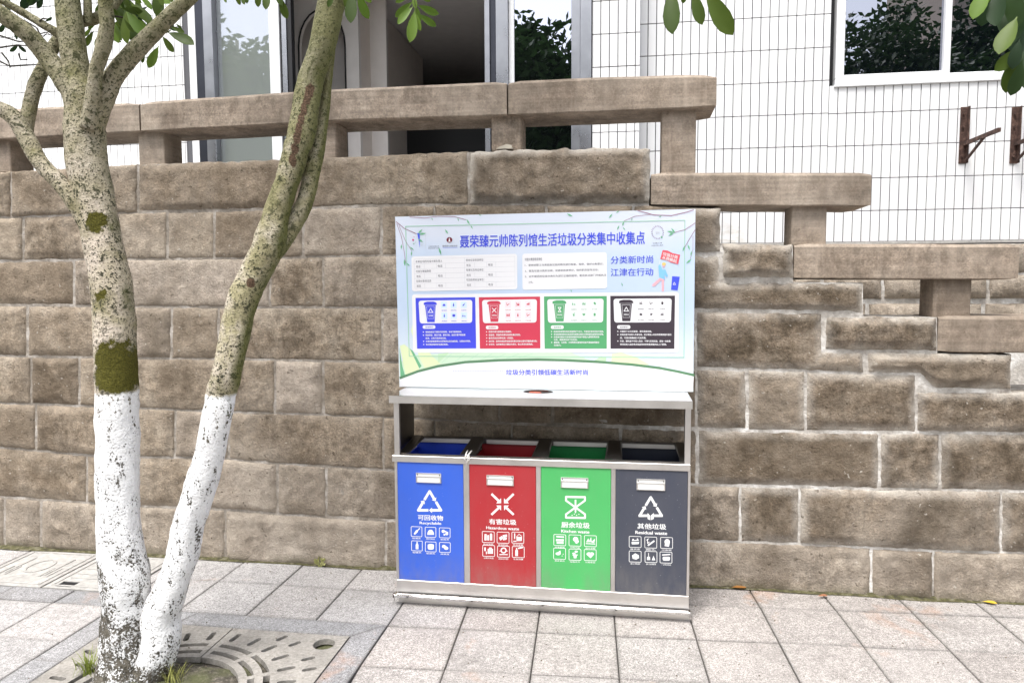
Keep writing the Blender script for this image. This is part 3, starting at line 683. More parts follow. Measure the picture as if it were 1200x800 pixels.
wallm.build('wall', GROUT, bld)
TW, TH, PW, PH = .0569, .2305, .0634, .2372
tiles = []
def tiles_on(x0, x1, z0, z1, Y, phx, phz, sx=1.0):
    i0 = math.floor((x0-phx)/PW)
    x = phx+i0*PW
    while x < x1:
        a, b = max(x, x0), min(x+TW, x1)
        if b-a > .005:
            k = math.floor((z0-phz)/PH); z = phz+k*PH
            while z < z1:
                c, d = max(z, z0), min(z+TH, z1)
                if d-c > .02: tiles.append((a, b, c, d, Y))
                z += PH
        x += PW
TZ = Z(283, YF, 1000)
RZ = Z(173.5, YF, 880)
tiles_on(XR-.003, WX0-.004, TZ, 4.9, YF, XR, RZ)
RZ2 = Z(246, YF, 1040)
tiles_on(WX0+.001, WX1, TZ, WZ0-.016, YF, WX0+.001, RZ2)
tiles_on(WX1, 4.6, TZ, 4.9, YF, XR+.004, RZ2)
tiles_on(DX1+.004, X(749, YD), 2.3, 4.7, YD, DX1+.004, Z(78, YD, 720))
tiles_on(-6.4, X(219)-.004, 2.45, 4.9, YF, -6.4, Z(71, YF, 115))
def tscore(t):
    x, y = proj(((t[0]+t[1])/2, t[4], (t[2]+t[3])/2)); inside = -15 < x < 1215 and -60 < y < 300
    hid = (y > 92 and x < 840 and not (y > 143 and y < 200)) or (y > 205 and y < 245 and 763 < x < 1020) or y > 288
    return (inside and not hid, inside, -abs(x-900))
tiles.sort(key=tscore, reverse=True)
cache = {}
for t in tiles[:300]:
    key = (round(t[1]-t[0], 3), round(t[3]-t[2], 3))
    cx, cz = (t[0]+t[1])/2, (t[2]+t[3])/2
    if key not in cache:
        o = MB().box(-key[0]/2, key[0]/2, -.007, .01, -key[1]/2, key[1]/2).build('tile', TILE, bld, .0012); cache[key] = o.data
    else:
        o = bpy.data.objects.new('tile', cache[key]); COL.objects.link(o); o.parent = bld
    o.location = Vector((cx, t[4]-.0005, cz))-Vector(bld['_w'])
    o.rotation_euler = (random.uniform(-.004, .004), 0, random.uniform(-.006, .006))
m = MB()
for t in tiles[300:]: m.box(t[0], t[1], t[4]-.0075, t[4]+.01, t[2], t[3])
tag(m.build('tiling', TILE, bld), kind='stuff')
box('tile_foot_strip', XR, 4.6, YF-.012, YF+.02, TZ-.022, TZ-.003, CONC, bld, .002)
# plinth stones of the far side of the stair
def far_stone(x0, x1, z0, z1, Y):
    a = proj((x0, Y, z1)); b = proj((x1, Y, z0))
    stone(bld, [(a[0], a[1]), (b[0], a[1]-.5)], [(a[0], b[1]), (b[0], b[1])], a[0], b[0], STONE_B, rough=1.6, Y=Y, name='plinth_stone', gap=1.0, cell=.05)
MB().box(.2, 6, YF-.02, YF+.2, .2, TZ-.03).build('plinth_mortar', MORTAR, bld)
for zi, xs in enumerate(([1.05, 1.52, 1.66, 2.03, 2.29, 2.50, 2.9, 3.3, 3.8], [.9, 1.2, 1.47, 1.9, 2.2, 2.62, 3.05, 3.5], [1.3, 1.8, 2.2, 2.6, 3.0, 3.5])):
    z1 = 2.0-.0-zi*.29; z0 = z1-.275
    if zi == 0: z0, z1 = 1.845, 2.06
    if zi == 1: z0, z1 = 1.655, 1.835
    if zi == 2: z0, z1 = 1.30, 1.63
    for a, b in zip(xs, xs[1:]): far_stone(a, b-.004, z0, z1, YF-.03)
# --- door: aluminium frame, leaves, interior
def vbar(name, px0, px1, Y0, Y1, mat, z0=2.35, z1=4.7, ref=YD, parent=bld):
    return box(name, X(px0, ref, 60), X(px1, ref, 60), Y0, Y1, z0, z1, mat, parent, .002)
vbar('door_trim', 219.5, 229, YD+.02, YF+.1, UPVC)
vbar('door_frame', 229.3, 240, YD, YD+.12, ALU_D); vbar('door_frame', 240.2, 251, YD-.02, YD+.1, ALU)
lf = vbar('door_leaf_frame', 313.5, 325.5, YD+.03, YD+.08, UPVC); vbar('door_dark_strip', 325.7, 328, YD+.05, YD+.09, BLACK); vbar('door_leaf_frame', 328.2, 334, YD+.03, YD+.09, ALU)  # narrow dark strips between and beside the leaf frames
vbar('door_dark_strip', 334.2, 339.5, YD+.04, YD+.10, BLACK)
vbar('door_glass', 251, 313.5, YD+.05, YD+.06, GLASS_LT)
vbar('door_leaf_frame', 568, 574, YD-.01, YD+.05, ALU); vbar('door_dark_strip', 574.2, 581, YD+.01, YD+.06, ALU_D); vbar('door_leaf_frame', 581.2, 595.5, YD-.01, YD+.05, ALU)
vbar('door_stile', 595.7, 602, YD+.02, YD+.06, UPVC)
vbar('door_glass', 602, 669.5, YD+.035, YD+.045, GLASS_DK2)
vbar('door_frame', 669.7, 680, YD-.01, YD+.1, ALU); vbar('door_frame', 680.2, 693.2, YD-.03, YD+.1, ALU)
box('door_head', DX0, DX1, YD-.02, YD+.12, 4.55, 4.69, ALU, bld)
# interior room
room = bld
IX0, IX1 = X(251, YD, 60), X(600, YD, 60)
box('floor_slab', -9, 9, YF+.26, 7.2, 2.30, 2.42, CONC, room, 0)
box('interior_ceiling', IX0-1.5, 3, YF+.26, 6.5, 4.44, 4.6, CEIL, room, 0)
XS = P(423, 60, 2.2).x
box('interior_side_wall', XS-.05, XS, 2.2, 4.3, 2.42, 4.43, PLASTER, room, 0)
# panel with an arched opening, faces the door
ax, aw, az = P(380, 60, 2.19).x, .22, P(380, 14, 2.19).z
pts = [(IX0-1.4, 2.42), (ax-aw, 2.42)]
for k in range(13):
    t = math.pi-math.pi*k/12; pts.append((ax+aw*math.cos(t), az-.32+.32*math.sin(t)))
pts += [(ax+aw, 2.42), (XS, 2.42), (XS, 4.43), (IX0-1.4, 4.43)]
MB().prism(pts, 2.14, 2.195).build('interior_wall', PLASTER2, room)
am = MB(); ring = [(ax-aw, 2.42)]+pts[2:15]+[(ax+aw, 2.42)]
am.tube([(x, 2.135, z) for x, z in ring], .008, 5); am.build('arch_trim', BLACK, room)
box('interior_recess', ax-.5, ax+.5, 2.45, 2.5, 2.42, 4.43, PLASTER2, room, 0)
box('interior_back_wall', -9, 6, 6.5, 6.6, 2.3, 4.7, flat('interior_grey_wall', (.4, .38, .36), .8), room, 0)  # back wall in one even grey
box('interior_outer_wall', IX0-1.55, IX0-1.45, 1.8, 6.5, 2.3, 4.6, PLASTER2, room, 0); box('interior_outer_wall', 3, 3.1, 1.8, 6.5, 2.3, 4.6, PLASTER2, room, 0)
box('roof_slab', -9, 9, YF+.26, 7.3, 4.7, 4.9, CONC, room, 0)
# dark brick reception front
bx0, bx1 = P(486, 165, 3.6).x, P(640, 165, 3.6).x
box('counter_body', P(463, 165, 3.6).x, bx1, 3.6, 4.2, 2.42, P(500, 140, 3.6).z, BLACK, room, 0)
bme = None
for r_ in range(6):
    x = bx0-(.12 if r_ % 2 else 0)
    while x < bx1:
        a, b = max(x, bx0), min(x+.235, bx1)
        if b-a > .03: MB().box(a, b, 3.585, 3.6, 2.66+r_*.075-.2, 2.66+r_*.075+.066-.2).build('brick', DBRICK, room)
        x += .245
# --- window
win = MB()
Yw = YF+.01
def wb(name, x0, x1, z0, z1, y0, y1, mat, bev=.003): return box(name, x0, x1, y0, y1, z0, z1, mat, bld, bev)
wl = X(979.5, YF, 50)
wb('window_reveal', WX0+.001, wl, WZ0, 4.35, YF+.06, YF+.1, BLACK, 0)
fr = wb('window_frame', wl, WX1, WZ0-.012, WZ0+.035, YF-.02, YF+.10, UPVC)
wb('window_frame', wl, X(989.5, YF, 50), WZ0+.036, 4.35, YF-.015, YF+.09, UPVC)
wb('window_frame', X(1106.5, YF, 50), X(1114, YF, 50), WZ0+.036, 4.35, YF-.01, YF+.09, UPVC)
wb('window_frame', X(1232, YF, 50), X(1242, YF, 50), WZ0+.036, 4.35, YF-.01, YF+.09, UPVC)
wb('window_rail', X(989.6, YF, 50), X(1106.4, YF, 50), WZ0+.036, WZ0+.062, YF, YF+.07, UPVC)
wb('window_rail', X(1114.1, YF, 50), X(1231.9, YF, 50), WZ0+.036, WZ0+.052, YF+.03, YF+.07, UPVC)
wb('window_pane', X(989.6, YF, 50), X(1106.4, YF, 50), WZ0+.05, 4.35, YF+.03, YF+.036, GLASS_DK, 0)
wb('window_pane', X(1114.1, YF, 50), X(1231.9, YF, 50), WZ0+.05, 4.35, YF+.05, YF+.056, GLASS_DK, 0)
wb('window_pane', X(1242.1, YF, 50), WX1, WZ0+.05, 4.35, YF+.05, YF+.056, GLASS_DK, 0)
wb('window_sill', wl-.01, WX1, WZ0-.028, WZ0-.013, YF-.025, YF+.06, UPVC)
wb('curtain', X(1080, YF, 50), X(1100, YF, 50), WZ0, 4.35, YF+.2, YF+.22, flat('curtain_teal', (.12, .30, .33), .9), 0)
# --- terrace and stair between wall and building
st = MB().box(-9, .12, .35, YF+.3, .0, 2.42)
for k in range(9): x = .12+.30*k; st.box(x, x+.30 if k < 8 else 9, .35, YF-.04, .0, 1.95-.16*k)
o = st.build('stair_terrace', CONC); o['kind'] = 'structure'
# --- rusty brackets
def bracket(px, label):
    x = X(px, YF-.02, 160); zt = Z(126, YF, px); zb = Z(192, YF, px)
    t = thing('wall_bracket', label, 'bracket', (x, YF, (zt+zb)/2), 'rusty air conditioner brackets on the tiled wall')
    MB().box(x-.028, x+.022, YF-.016, YF-.008, zb, zt).box(x+.015, x+.022, YF-.05, YF-.016, zb, zt).build('wall_plate', RUST, t)
    za = Z(167, YF, px)
    MB().add([(x-.005, YF-.02, za-.026), (x+.014, YF-.02, za-.026), (x+.014, YF-.02, za), (x-.005, YF-.02, za), (x-.005, YF-.52, za-.026), (x+.014, YF-.52, za-.026), (x+.014, YF-.52, za), (x-.005, YF-.52, za)],
             [(0, 1, 2, 3), (4, 7, 6, 5), (0, 4, 5, 1), (1, 5, 6, 2), (2, 6, 7, 3), (3, 7, 4, 0)]).build('bracket_arm', RUST, t)
    MB().tube([(x+.01, YF-.04, zb+.02), (x+.01, YF-.30, za-.02)], .010, 4).build('brace', RUST, t)
    m = MB()
    for zz in (zt-.05, zt-.14, zb+.05): m.tube([(x-.012, YF-.022, zz), (x-.012, YF-.034, zz)], .008, 6)
    m.build('bolt', RUST, t)
bracket(1130, 'rusty iron bracket on white tiles, the left of two below the window')
bracket(1190, 'rusty iron bracket on white tiles at the right picture edge')
# loose stone chip on the wall
q = P(592, 175, .02); m = MB().prism([(q.x-.05, 0), (q.x+.045, 0), (q.x+.04, .02), (q.x+.01, .026), (q.x-.03, .012)], .0, .06)
o = m.build('stone_chip', flat('pale_chip', (.5, .46, .38), .9, wear=.15)); o.location.z = q.z+.013; tag(o, 'pale broken stone chip lying on the wall top below the coping beam', 'stone chip')

# ================================================================== RECYCLING STATION
FY = -.484
stn = thing('recycling_station', 'stainless steel four door recycling station with canopy against the stone wall', 'recycling station', (-.45, -.3, 0))
L0, L1 = -1.252, .350
for a, b in ((L0, -1.2365), (-.8625, -.8295), (-.4625, -.436), (-.0615, -.0375), (.336, L1)):
    MB().box(a, b, FY, FY+.03, .139, .8095).build('frame_upright', STEEL_V, stn, .0015)
box('side_panel', L0, L0+.004, FY+.031, -.105, .05, .8095, STEEL_V, stn, .001); box('side_panel', L1-.004, L1, FY+.031, -.105, .05, .8095, STEEL_V, stn, .001)
box('back_panel', L0+.005, L1-.005, -.10, -.096, .05, .8095, STEEL_V, stn, .001)
box('top_rail', L0-.012, L1-.002, FY-.006, FY+.05, .810, .8465, STEEL, stn, .002)
box('bottom_rail', L0, L1, FY, FY+.035, .0705, .1385, STEEL, stn, .002)
box('plinth', L0+.006, L1+.004, FY+.012, -.11, .0, .070, STEEL, stn, .002)
MB().box(L0-.008, L1+.007, -.516, FY+.010, .048, .0645).box(L0-.008, L0-.004, -.516, -.50, .02, .048).box(L1+.003, L1+.007, -.516, -.50, .02, .048).build('foot_bar', STEEL_H, stn, .002)
tmp = MB().box(L0-.014, L0-.0085, -.514, -.492, .046, .066).build('bar_cap', RUST, stn, .001)
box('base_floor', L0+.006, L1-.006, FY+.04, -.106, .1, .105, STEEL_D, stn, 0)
# upper frame
for a, b in ((L0, L0+.03), (L1-.032, L1-.002)):
    MB().box(a, b, FY+.004, FY+.03, .847, 1.1385).build('canopy_post', STEEL_V, stn, .0015)
box('canopy_side', L0+.001, L0+.004, FY+.0305, -.10, .847, 1.1385, STEEL_D, stn, 0); box('canopy_side', L1-.006, L1-.003, FY+.0305, -.10, .847, 1.1385, STEEL_D, stn, 0)
# canopy tray with an ash slot let into it
cz0, cz1 = 1.139, 1.180
hx, hy = P(631, 459, -.3).x-.0, -.33
def ell(cx, cy, a, b, n=20): return [(cx+a*math.cos(2*math.pi*k/n), cy+b*math.sin(2*math.pi*k/n)) for k in range(n)]
hx = G(631, 458.5, cz1).x; hy = G(631, 458.8, cz1).y
curve_plate('canopy_top', [[(L0-.019, FY-.012), (L1+.002, FY-.012), (L1+.002, -.085), (L0-.019, -.085)], ell(hx, hy, .082, .060)], cz1-.004, cz1, STEEL_H, stn)
MB().box(L0-.019, L1+.002, FY-.014, FY-.0125, cz0, cz1-.001).box(L0-.0205, L0-.0195, FY-.0125, -.085, cz0, cz1-.001).box(L1+.0025, L1+.0035, FY-.0125, -.085, cz0, cz1-.001).box(L0-.019, L1+.002, -.0845, -.083, cz0, cz1-.001).box(L0-.019, L1+.002, FY-.0125, FY+.01, cz0, cz0+.003).build('canopy_rim', STEEL, stn)
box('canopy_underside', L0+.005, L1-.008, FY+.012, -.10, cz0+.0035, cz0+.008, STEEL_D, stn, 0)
m = MB(); n = 20
for r0, z0 in ((1.0, cz1+.001), (.97, cz1-.022)):
    m.v += [(x, y, z0) for x, y in ell(hx, hy, .084*r0, .061*r0, n)]
m.f += [(k, (k+1) % n, n+(k+1) % n, n+k) for k in range(n)]; m.f.append(tuple(n+k for k in range(n)))
m.build('ash_tray', STEEL_D, stn)
can = MB().tube([(hx-.055, hy+.008, cz1-.012), (hx-.045, hy+.006, cz1-.010), (hx+.012, hy-.004, cz1-.010), (hx+.02, hy-.006, cz1-.012)], [.006, .0095, .0095, .006], 8).build('cigarette_box', flat('orange_red_card', (.45, .09, .04), .5), smooth=True); tag(can, 'crumpled orange red wrapper lying in the oval ash slot of the canopy', 'litter')
# hopper frames
ox = [(-1.225, -.86), (-.825, -.455), (-.43, -.06), (-.035, .322)]
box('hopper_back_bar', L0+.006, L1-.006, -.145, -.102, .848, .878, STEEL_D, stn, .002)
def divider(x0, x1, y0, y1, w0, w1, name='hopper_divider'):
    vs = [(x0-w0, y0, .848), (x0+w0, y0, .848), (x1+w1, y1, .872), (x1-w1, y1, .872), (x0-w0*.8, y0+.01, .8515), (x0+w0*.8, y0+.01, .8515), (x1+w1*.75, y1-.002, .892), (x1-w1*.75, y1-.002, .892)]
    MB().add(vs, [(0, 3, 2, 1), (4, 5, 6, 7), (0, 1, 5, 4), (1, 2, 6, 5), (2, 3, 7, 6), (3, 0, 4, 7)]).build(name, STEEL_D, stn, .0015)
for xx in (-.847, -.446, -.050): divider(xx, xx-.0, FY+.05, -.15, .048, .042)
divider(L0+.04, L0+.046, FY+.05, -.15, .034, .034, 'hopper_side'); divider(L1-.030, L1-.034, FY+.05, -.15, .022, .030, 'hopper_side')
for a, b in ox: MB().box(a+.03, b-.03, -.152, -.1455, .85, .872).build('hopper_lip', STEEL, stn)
# inner bins: things that sit inside
lab = ['blue plastic inner bin below the leftmost opening of the station', 'red plastic inner bin seen through the second opening', 'green plastic inner bin seen through the third opening', 'dark plastic inner bin below the rightmost opening']
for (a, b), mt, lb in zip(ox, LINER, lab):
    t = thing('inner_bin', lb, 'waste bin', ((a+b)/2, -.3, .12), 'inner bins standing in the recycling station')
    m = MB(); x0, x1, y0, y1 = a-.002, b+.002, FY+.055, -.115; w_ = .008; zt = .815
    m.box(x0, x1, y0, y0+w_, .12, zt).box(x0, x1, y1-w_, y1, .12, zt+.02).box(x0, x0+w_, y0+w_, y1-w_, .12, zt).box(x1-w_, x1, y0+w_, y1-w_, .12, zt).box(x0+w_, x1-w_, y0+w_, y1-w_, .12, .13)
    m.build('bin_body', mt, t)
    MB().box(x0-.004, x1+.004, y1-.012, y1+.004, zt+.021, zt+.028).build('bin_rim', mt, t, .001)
# knotted white string on the rail
m = MB(); q = P(548, 533, FY-.012)
m.tube([(q.x-.012, q.y+.06, q.z+.01), (q.x-.008, q.y-.002, q.z+.008), (q.x-.016, q.y-.004, q.z-.02), (q.x-.004, q.y-.006, q.z-.038), (q.x+.012, q.y-.004, q.z-.02), (q.x+.006, q.y-.006, q.z+.004), (q.x+.010, q.y+.06, q.z+.01)], .004, 5)
m.tube([(q.x-.002, q.y-.006, q.z+.006), (q.x+.002, q.y-.008, q.z-.028), (q.x-.008, q.y-.004, q.z-.05)], .0035, 5)
tag(m.build('string', flat('white_string', (.72, .70, .66), .8), smooth=True), 'knotted white string tied round the top rail between blue and red doors', 'string')

# ---- flat lettering and print, cut as thin sheets lying on their boards
TXT = []
QY = {}
class Pl:
    """a plane facing the street: maps picture bearings to points on it; lift raises a print layer off the board"""
    def __init__(s, Y): s.Y = Y
    def at(s, x, y, lift=0): return P(x, y, s.Y-lift)
def poly2(pl_, name, px, mat, parent, lift): return mesh(name, [pl_.at(x, y, lift) for x, y in px], [tuple(range(len(px)))], mat, parent)
def bil(q, s, t):
    (ax, ay), (bx, by), (cx, cy), (dx, dy) = q      # TL TR BR BL
    return (lerp(lerp(ax, bx, s), lerp(dx, cx, s), t), lerp(lerp(ay, by, s), lerp(dy, cy, s), t))
def sheet(pl_, name, polys, mat, parent, lift, each=False, stuff=False):
    m = MB()
    if each and len(polys) > 1:
        return [sheet(pl_, name, [p], mat, parent, lift) for p in polys]
    for i_, p in enumerate(polys): m.add([pl_.at(x, y, lift+.00003*(i_ % 9)) for x, y in p], [tuple(range(len(p)))])
    me = bpy.data.meshes.new(name); me.from_pydata(m.v, [], m.f); me.update()
    # every sheet faces the street
    bm = bmesh.new(); bm.from_mesh(me)
    for f in bm.faces:
        if f.normal.y > 0: f.normal_flip()
    bm.to_mesh(me); bm.free()
    o = link(name, me, mat, parent)
    if stuff: o['kind'] = 'stuff'
    return o
def line(pts, w, close=False):
    """polyline of picture bearings -> quads with width w"""
    out = []; n = len(pts)
    for i in range(n if close else n-1):
        a = Vector(pts[i]); b = Vector(pts[(i+1) % n]); d = (b-a)
        if d.length < 1e-6: continue
        d.normalize(); p = Vector((-d.y, d.x))*w/2; e = d*w*.25
        out.append([tuple(a-p-e), tuple(b-p+e), tuple(b+p+e), tuple(a+p-e)])
    return out
def rr(q, r, n=4):
    """rounded rectangle outline inside quad q (radius in px)"""
    W = math.dist(q[0], q[1]); H = math.dist(q[0], q[3]); out = []
    for cx, cy, a0 in ((r/W, r/H, 180), (1-r/W, r/H, 270), (1-r/W, 1-r/H, 0), (r/W, 1-r/H, 90)):
        for k in range(n+1):
            a = R(a0+90*k/n); out.append(bil(q, cx+r/W*math.cos(a), cy+r/H*math.sin(a)))
    return out
def disk(cx, cy, rx, ry=None, n=16): ry = rx if ry is None else ry; return [(cx+rx*math.cos(2*math.pi*k/n), cy+ry*math.sin(2*math.pi*k/n)) for k in range(n)]
def text(pl_, name, s, q, mat, parent, lift, bold=.0, stretch=True):
    cu = bpy.data.curves.new('t', 'FONT'); cu.body = s; cu.size = 1; cu.resolution_u = 2 if len(s) > 14 else 4; cu.offset = 0
    o = bpy.data.objects.new('t', cu); COL.objects.link(o); TXT.append((o, pl_, name, q, mat, parent, lift, bold))
def flush_text():
    bpy.context.view_layer.update(); dg = bpy.context.evaluated_depsgraph_get()
    for o, pl_, name, q, mat, parent, lift, bold in TXT:
        me = bpy.data.meshes.new_from_object(o.evaluated_get(dg)); cu = o.data; bpy.data.objects.remove(o); bpy.data.curves.remove(cu)
        if not len(me.vertices): continue
        xs = [v.co.x for v in me.vertices]; ys = [v.co.y for v in me.vertices]; x0, x1, y0, y1 = min(xs), max(xs), min(ys), max(ys)
        sh_ = [(0, 0)] if bold < .006 else [(bold*1.3, 0), (-bold*1.3, 0)] if bold < .015 else [(bold, bold*.5), (-bold, bold*.5), (bold, -bold*.5), (-bold, -bold*.5)]
        vs, fs = [], []; vv = [v.co.copy() for v in me.vertices]; ff = [tuple(p.vertices) for p in me.polygons]
        for k, (dx, dy) in enumerate(sh_):
            b0_ = len(vs)
            for c in vv:
                s = (c.x+dx-x0)/(x1-x0 or 1); t = (y1-c.y-dy)/(y1-y0 or 1); a, b = bil(q, s, t); vs.append(tuple(pl_.at(a, b, lift+k*.00006)))
            fs += [tuple(i+b0_ for i in f) for f in ff]
        bpy.data.meshes.remove(me); mesh(name, vs, fs, mat, parent)
    TXT.clear()
def Eq(x, y): return (455+x/4.211, 540+y/4.211)
def Fq(x, y): return (630+x/4.211, 540+y/4.211)
DP = Pl(-.4835)
DN = ['blue', 'red', 'green', 'charcoal']
dz0, dz1 = .141, .8085
dxs = [(-1.2355, -.8635), (-.8285, -.4635), (-.435, -.0625), (-.0365, .335)]
holders = [[Eq(137, 57), Eq(261, 60), Eq(261, 109), Eq(138, 107)], [Eq(485, 68), Eq(619, 71), Eq(619, 122), Eq(487, 121)], [Fq(115, 79), Fq(253, 84), Fq(250, 135), Fq(116, 131)], [Fq(489, 87), Fq(630, 92), Fq(629, 146), Fq(490, 142)]]
names_zh = ['可回收物', '有害垃圾', '厨余垃圾', '其他垃圾']; names_en = ['Recyclable', 'Hazardous waste', 'Kitchen waste', 'Residual waste']
qzh = [[Eq(147, 264), Eq(270, 268), Eq(270, 294), Eq(147, 290)], [Eq(498, 284), Eq(631, 288), Eq(632, 315), Eq(498, 311)], [Fq(118, 299), Fq(257, 303), Fq(256, 332), Fq(118, 327)], [Fq(493, 306), Fq(634, 310), Fq(634, 338), Fq(493, 333)]]
qen = [[Eq(155, 298), Eq(261, 301), Eq(261, 317), Eq(155, 314)], [Eq(484, 321), Eq(645, 327), Eq(645, 341), Eq(484, 334)], [Fq(117, 337), Fq(255, 342), Fq(255, 357), Fq(117, 351)], [Fq(483, 343), Fq(639, 348), Fq(639, 364), Fq(483, 358)]]
boxes = [[Eq(x, y) for x, y in ((113, 322), (182, 325), (252, 328), (115, 392), (183, 397), (253, 400))], [Eq(x, y) for x, y in ((464, 346), (537, 349), (610, 349), (466, 414), (539, 418), (612, 420))],
         [Fq(x, y) for x, y in ((80, 361), (155, 363), (231, 366), (79, 428), (155, 433), (230, 435))], [Fq(x, y) for x, y in ((452, 370), (529, 373), (607, 375), (452, 442), (530, 444), (604, 447))]]
def icon(kind, x, y, s):
    """small pictograms: returns list of polygons, inside the box with top-left x, y and side s"""
    g = lambda a, b: (x+a*s, y+b*s); P_ = []
    def ln(*p, w=.08): P_.extend(line([g(a, b) for a, b in p], w*s))
    def po(*p): P_.append([g(a, b) for a, b in p])
    def di(a, b, r, ry=None): P_.append(disk(*g(a, b), r*s, (ry or r)*s, 12))
    if kind == 'bottle_slant': po((.2, .72), (.32, .84), (.62, .56), (.66, .40), (.86, .22), (.78, .14), (.60, .34), (.44, .38))
    elif kind == 'cap': di(.5, .48, .26, .22); po((.2, .48), (.8, .48), (.84, .78), (.16, .78))
    elif kind == 'gears': di(.34, .36, .17); di(.70, .62, .15); di(.46, .7, .1); po((.52, .30), (.86, .46), (.80, .56), (.48, .42))
    elif kind == 'bottle': po((.44, .12), (.56, .12), (.56, .30), (.64, .40), (.64, .86), (.36, .86), (.36, .40), (.44, .30))
    elif kind == 'tin': di(.5, .34, .32, .12); po((.18, .38), (.82, .38), (.80, .70), (.20, .70)); di(.5, .70, .30, .11)
    elif kind == 'paper': di(.38, .42, .2, .17); di(.62, .60, .22, .17); po((.28, .5), (.5, .3), (.74, .48), (.55, .7))
    elif kind == 'batteries': po((.14, .25), (.34, .25), (.34, .82), (.14, .82)); po((.40, .34), (.56, .34), (.56, .82), (.40, .82)); di(.74, .3, .11, .12); po((.63, .34), (.85, .34), (.85, .82), (.63, .82))
    elif kind == 'sheets': po((.12, .52), (.40, .34), (.52, .60), (.24, .78)); po((.44, .30), (.84, .22), (.86, .44), (.52, .54)); po((.5, .58), (.84, .5), (.8, .70), (.5, .76))
    elif kind == 'paintpot': po((.36, .44), (.86, .44), (.84, .82), (.38, .82)); ln((.2, .14), (.2, .6), w=.1); ln((.36, .44), (.6, .2), (.86, .40), w=.05); ln((.1, .84), (.34, .84))
    elif kind == 'camera': po((.40, .34), (.88, .34), (.88, .78), (.40, .78)); po((.52, .22), (.76, .22), (.76, .36), (.52, .36)); ln((.16, .24), (.16, .5), w=.14); ln((.28, .6), (.28, .8), w=.08)
    elif kind == 'ring': P_.extend(line(disk(*g(.5, .40), .22*s, .22*s, 14), .11*s, True)); ln((.14, .78), (.86, .78)); ln((.14, .46), (.3, .46), w=.06); ln((.7, .46), (.86, .46), w=.06)
    elif kind == 'spray': po((.22, .34), (.46, .34), (.46, .88), (.22, .88)); po((.28, .16), (.40, .16), (.40, .34), (.28, .34)); ln((.5, .18), (.88, .10), w=.12)
    elif kind == 'meat': ln((.2, .2), (.8, .24), w=.12); di(.24, .52, .1); ln((.2, .52), (.8, .54), w=.2); ln((.24, .76), (.8, .78), w=.16); di(.8, .24, .08)
    elif kind == 'drumstick': di(.54, .40, .24, .22); po((.44, .52), (.68, .56), (.70, .84), (.50, .74)); di(.7, .6, .14)
    elif kind == 'greens': po((.1, .62), (.3, .26), (.4, .6)); po((.34, .6), (.56, .14), (.60, .6)); po((.55, .62), (.9, .30), (.84, .70)); ln((.1, .74), (.9, .78))
    elif kind == 'shell': di(.36, .52, .24, .14); po((.3, .4), (.56, .22), (.60, .46)); di(.72, .72, .04); di(.82, .56, .04)
    elif kind == 'plantpot': po((.34, .56), (.66, .56), (.62, .84), (.38, .84)); ln((.5, .56), (.5, .34), w=.06); di(.60, .24, .15, .10); di(.36, .40, .12, .08); ln((.28, .54), (.72, .54))
    elif kind == 'heart': di(.36, .42, .2, .16); di(.64, .42, .2, .16); po((.18, .48), (.82, .48), (.52, .80))
    elif kind == 'tray': po((.14, .54), (.86, .50), (.80, .72), (.2, .74)); ln((.22, .40), (.8, .36)); di(.3, .3, .07); di(.7, .26, .07)
    elif kind == 'cigarette': po((.18, .74), (.78, .30), (.86, .42), (.28, .84)); ln((.2, .2), (.2, .6), (.36, .46), w=.07); ln((.1, .3), (.32, .16), w=.05)
    elif kind == 'face': di(.54, .42, .25, .26); po((.36, .5), (.78, .5), (.70, .86), (.30, .80)); 
    elif kind == 'lump': po((.2, .42), (.5, .22), (.82, .40), (.84, .66), (.58, .80), (.26, .72)); 
    elif kind == 'brooms': po((.14, .5), (.40, .5), (.42, .80), (.12, .80)); ln((.27, .18), (.27, .5), w=.06); po((.72, .4), (.88, .82), (.56, .82))
    elif kind == 'tube': ln((.16, .28), (.86, .24), w=.10); P_.append(rr([g(.18, .44), g(.86, .44), g(.84, .80), g(.2, .80)], .12*s)); 
    elif kind == 'kettle': di(.5, .56, .2, .22); ln((.3, .3), (.7, .3), w=.06); ln((.7, .5), (.86, .34), w=.07)
    return P_
kinds = [['bottle_slant', 'cap', 'gears', 'bottle', 'tin', 'paper'], ['batteries', 'sheets', 'paintpot', 'camera', 'ring', 'spray'], ['meat', 'drumstick', 'greens', 'shell', 'plantpot', 'heart'], ['tray', 'cigarette', 'face', 'lump', 'brooms', 'tube']]
caps = [['玻璃类', '塑料制品', '金属类', '瓶罐类', '纸塑类', '废纸张'], ['废电池类', '废旧药品', '废油漆桶', '过期化妆品', '废旧灯管', '杀虫剂罐'], ['残羹剩饭', '动物内脏', '菜叶菜根', '果皮果壳', '绿植花卉', '过期食品'], ['餐具盒', '烟头', '污染纸', '渣土陶瓷', '扫把', '一次性用品']]
def arrow(a, b, w, hw, hl):
    a = Vector(a); b = Vector(b); d = (b-a).normalized(); p = Vector((-d.y, d.x)); m_ = b-d*hl
    return [[tuple(a-p*w/2), tuple(m_-p*w/2), tuple(m_+p*w/2), tuple(a+p*w/2)], [tuple(m_-p*hw/2), tuple(b), tuple(m_+p*hw/2)]]
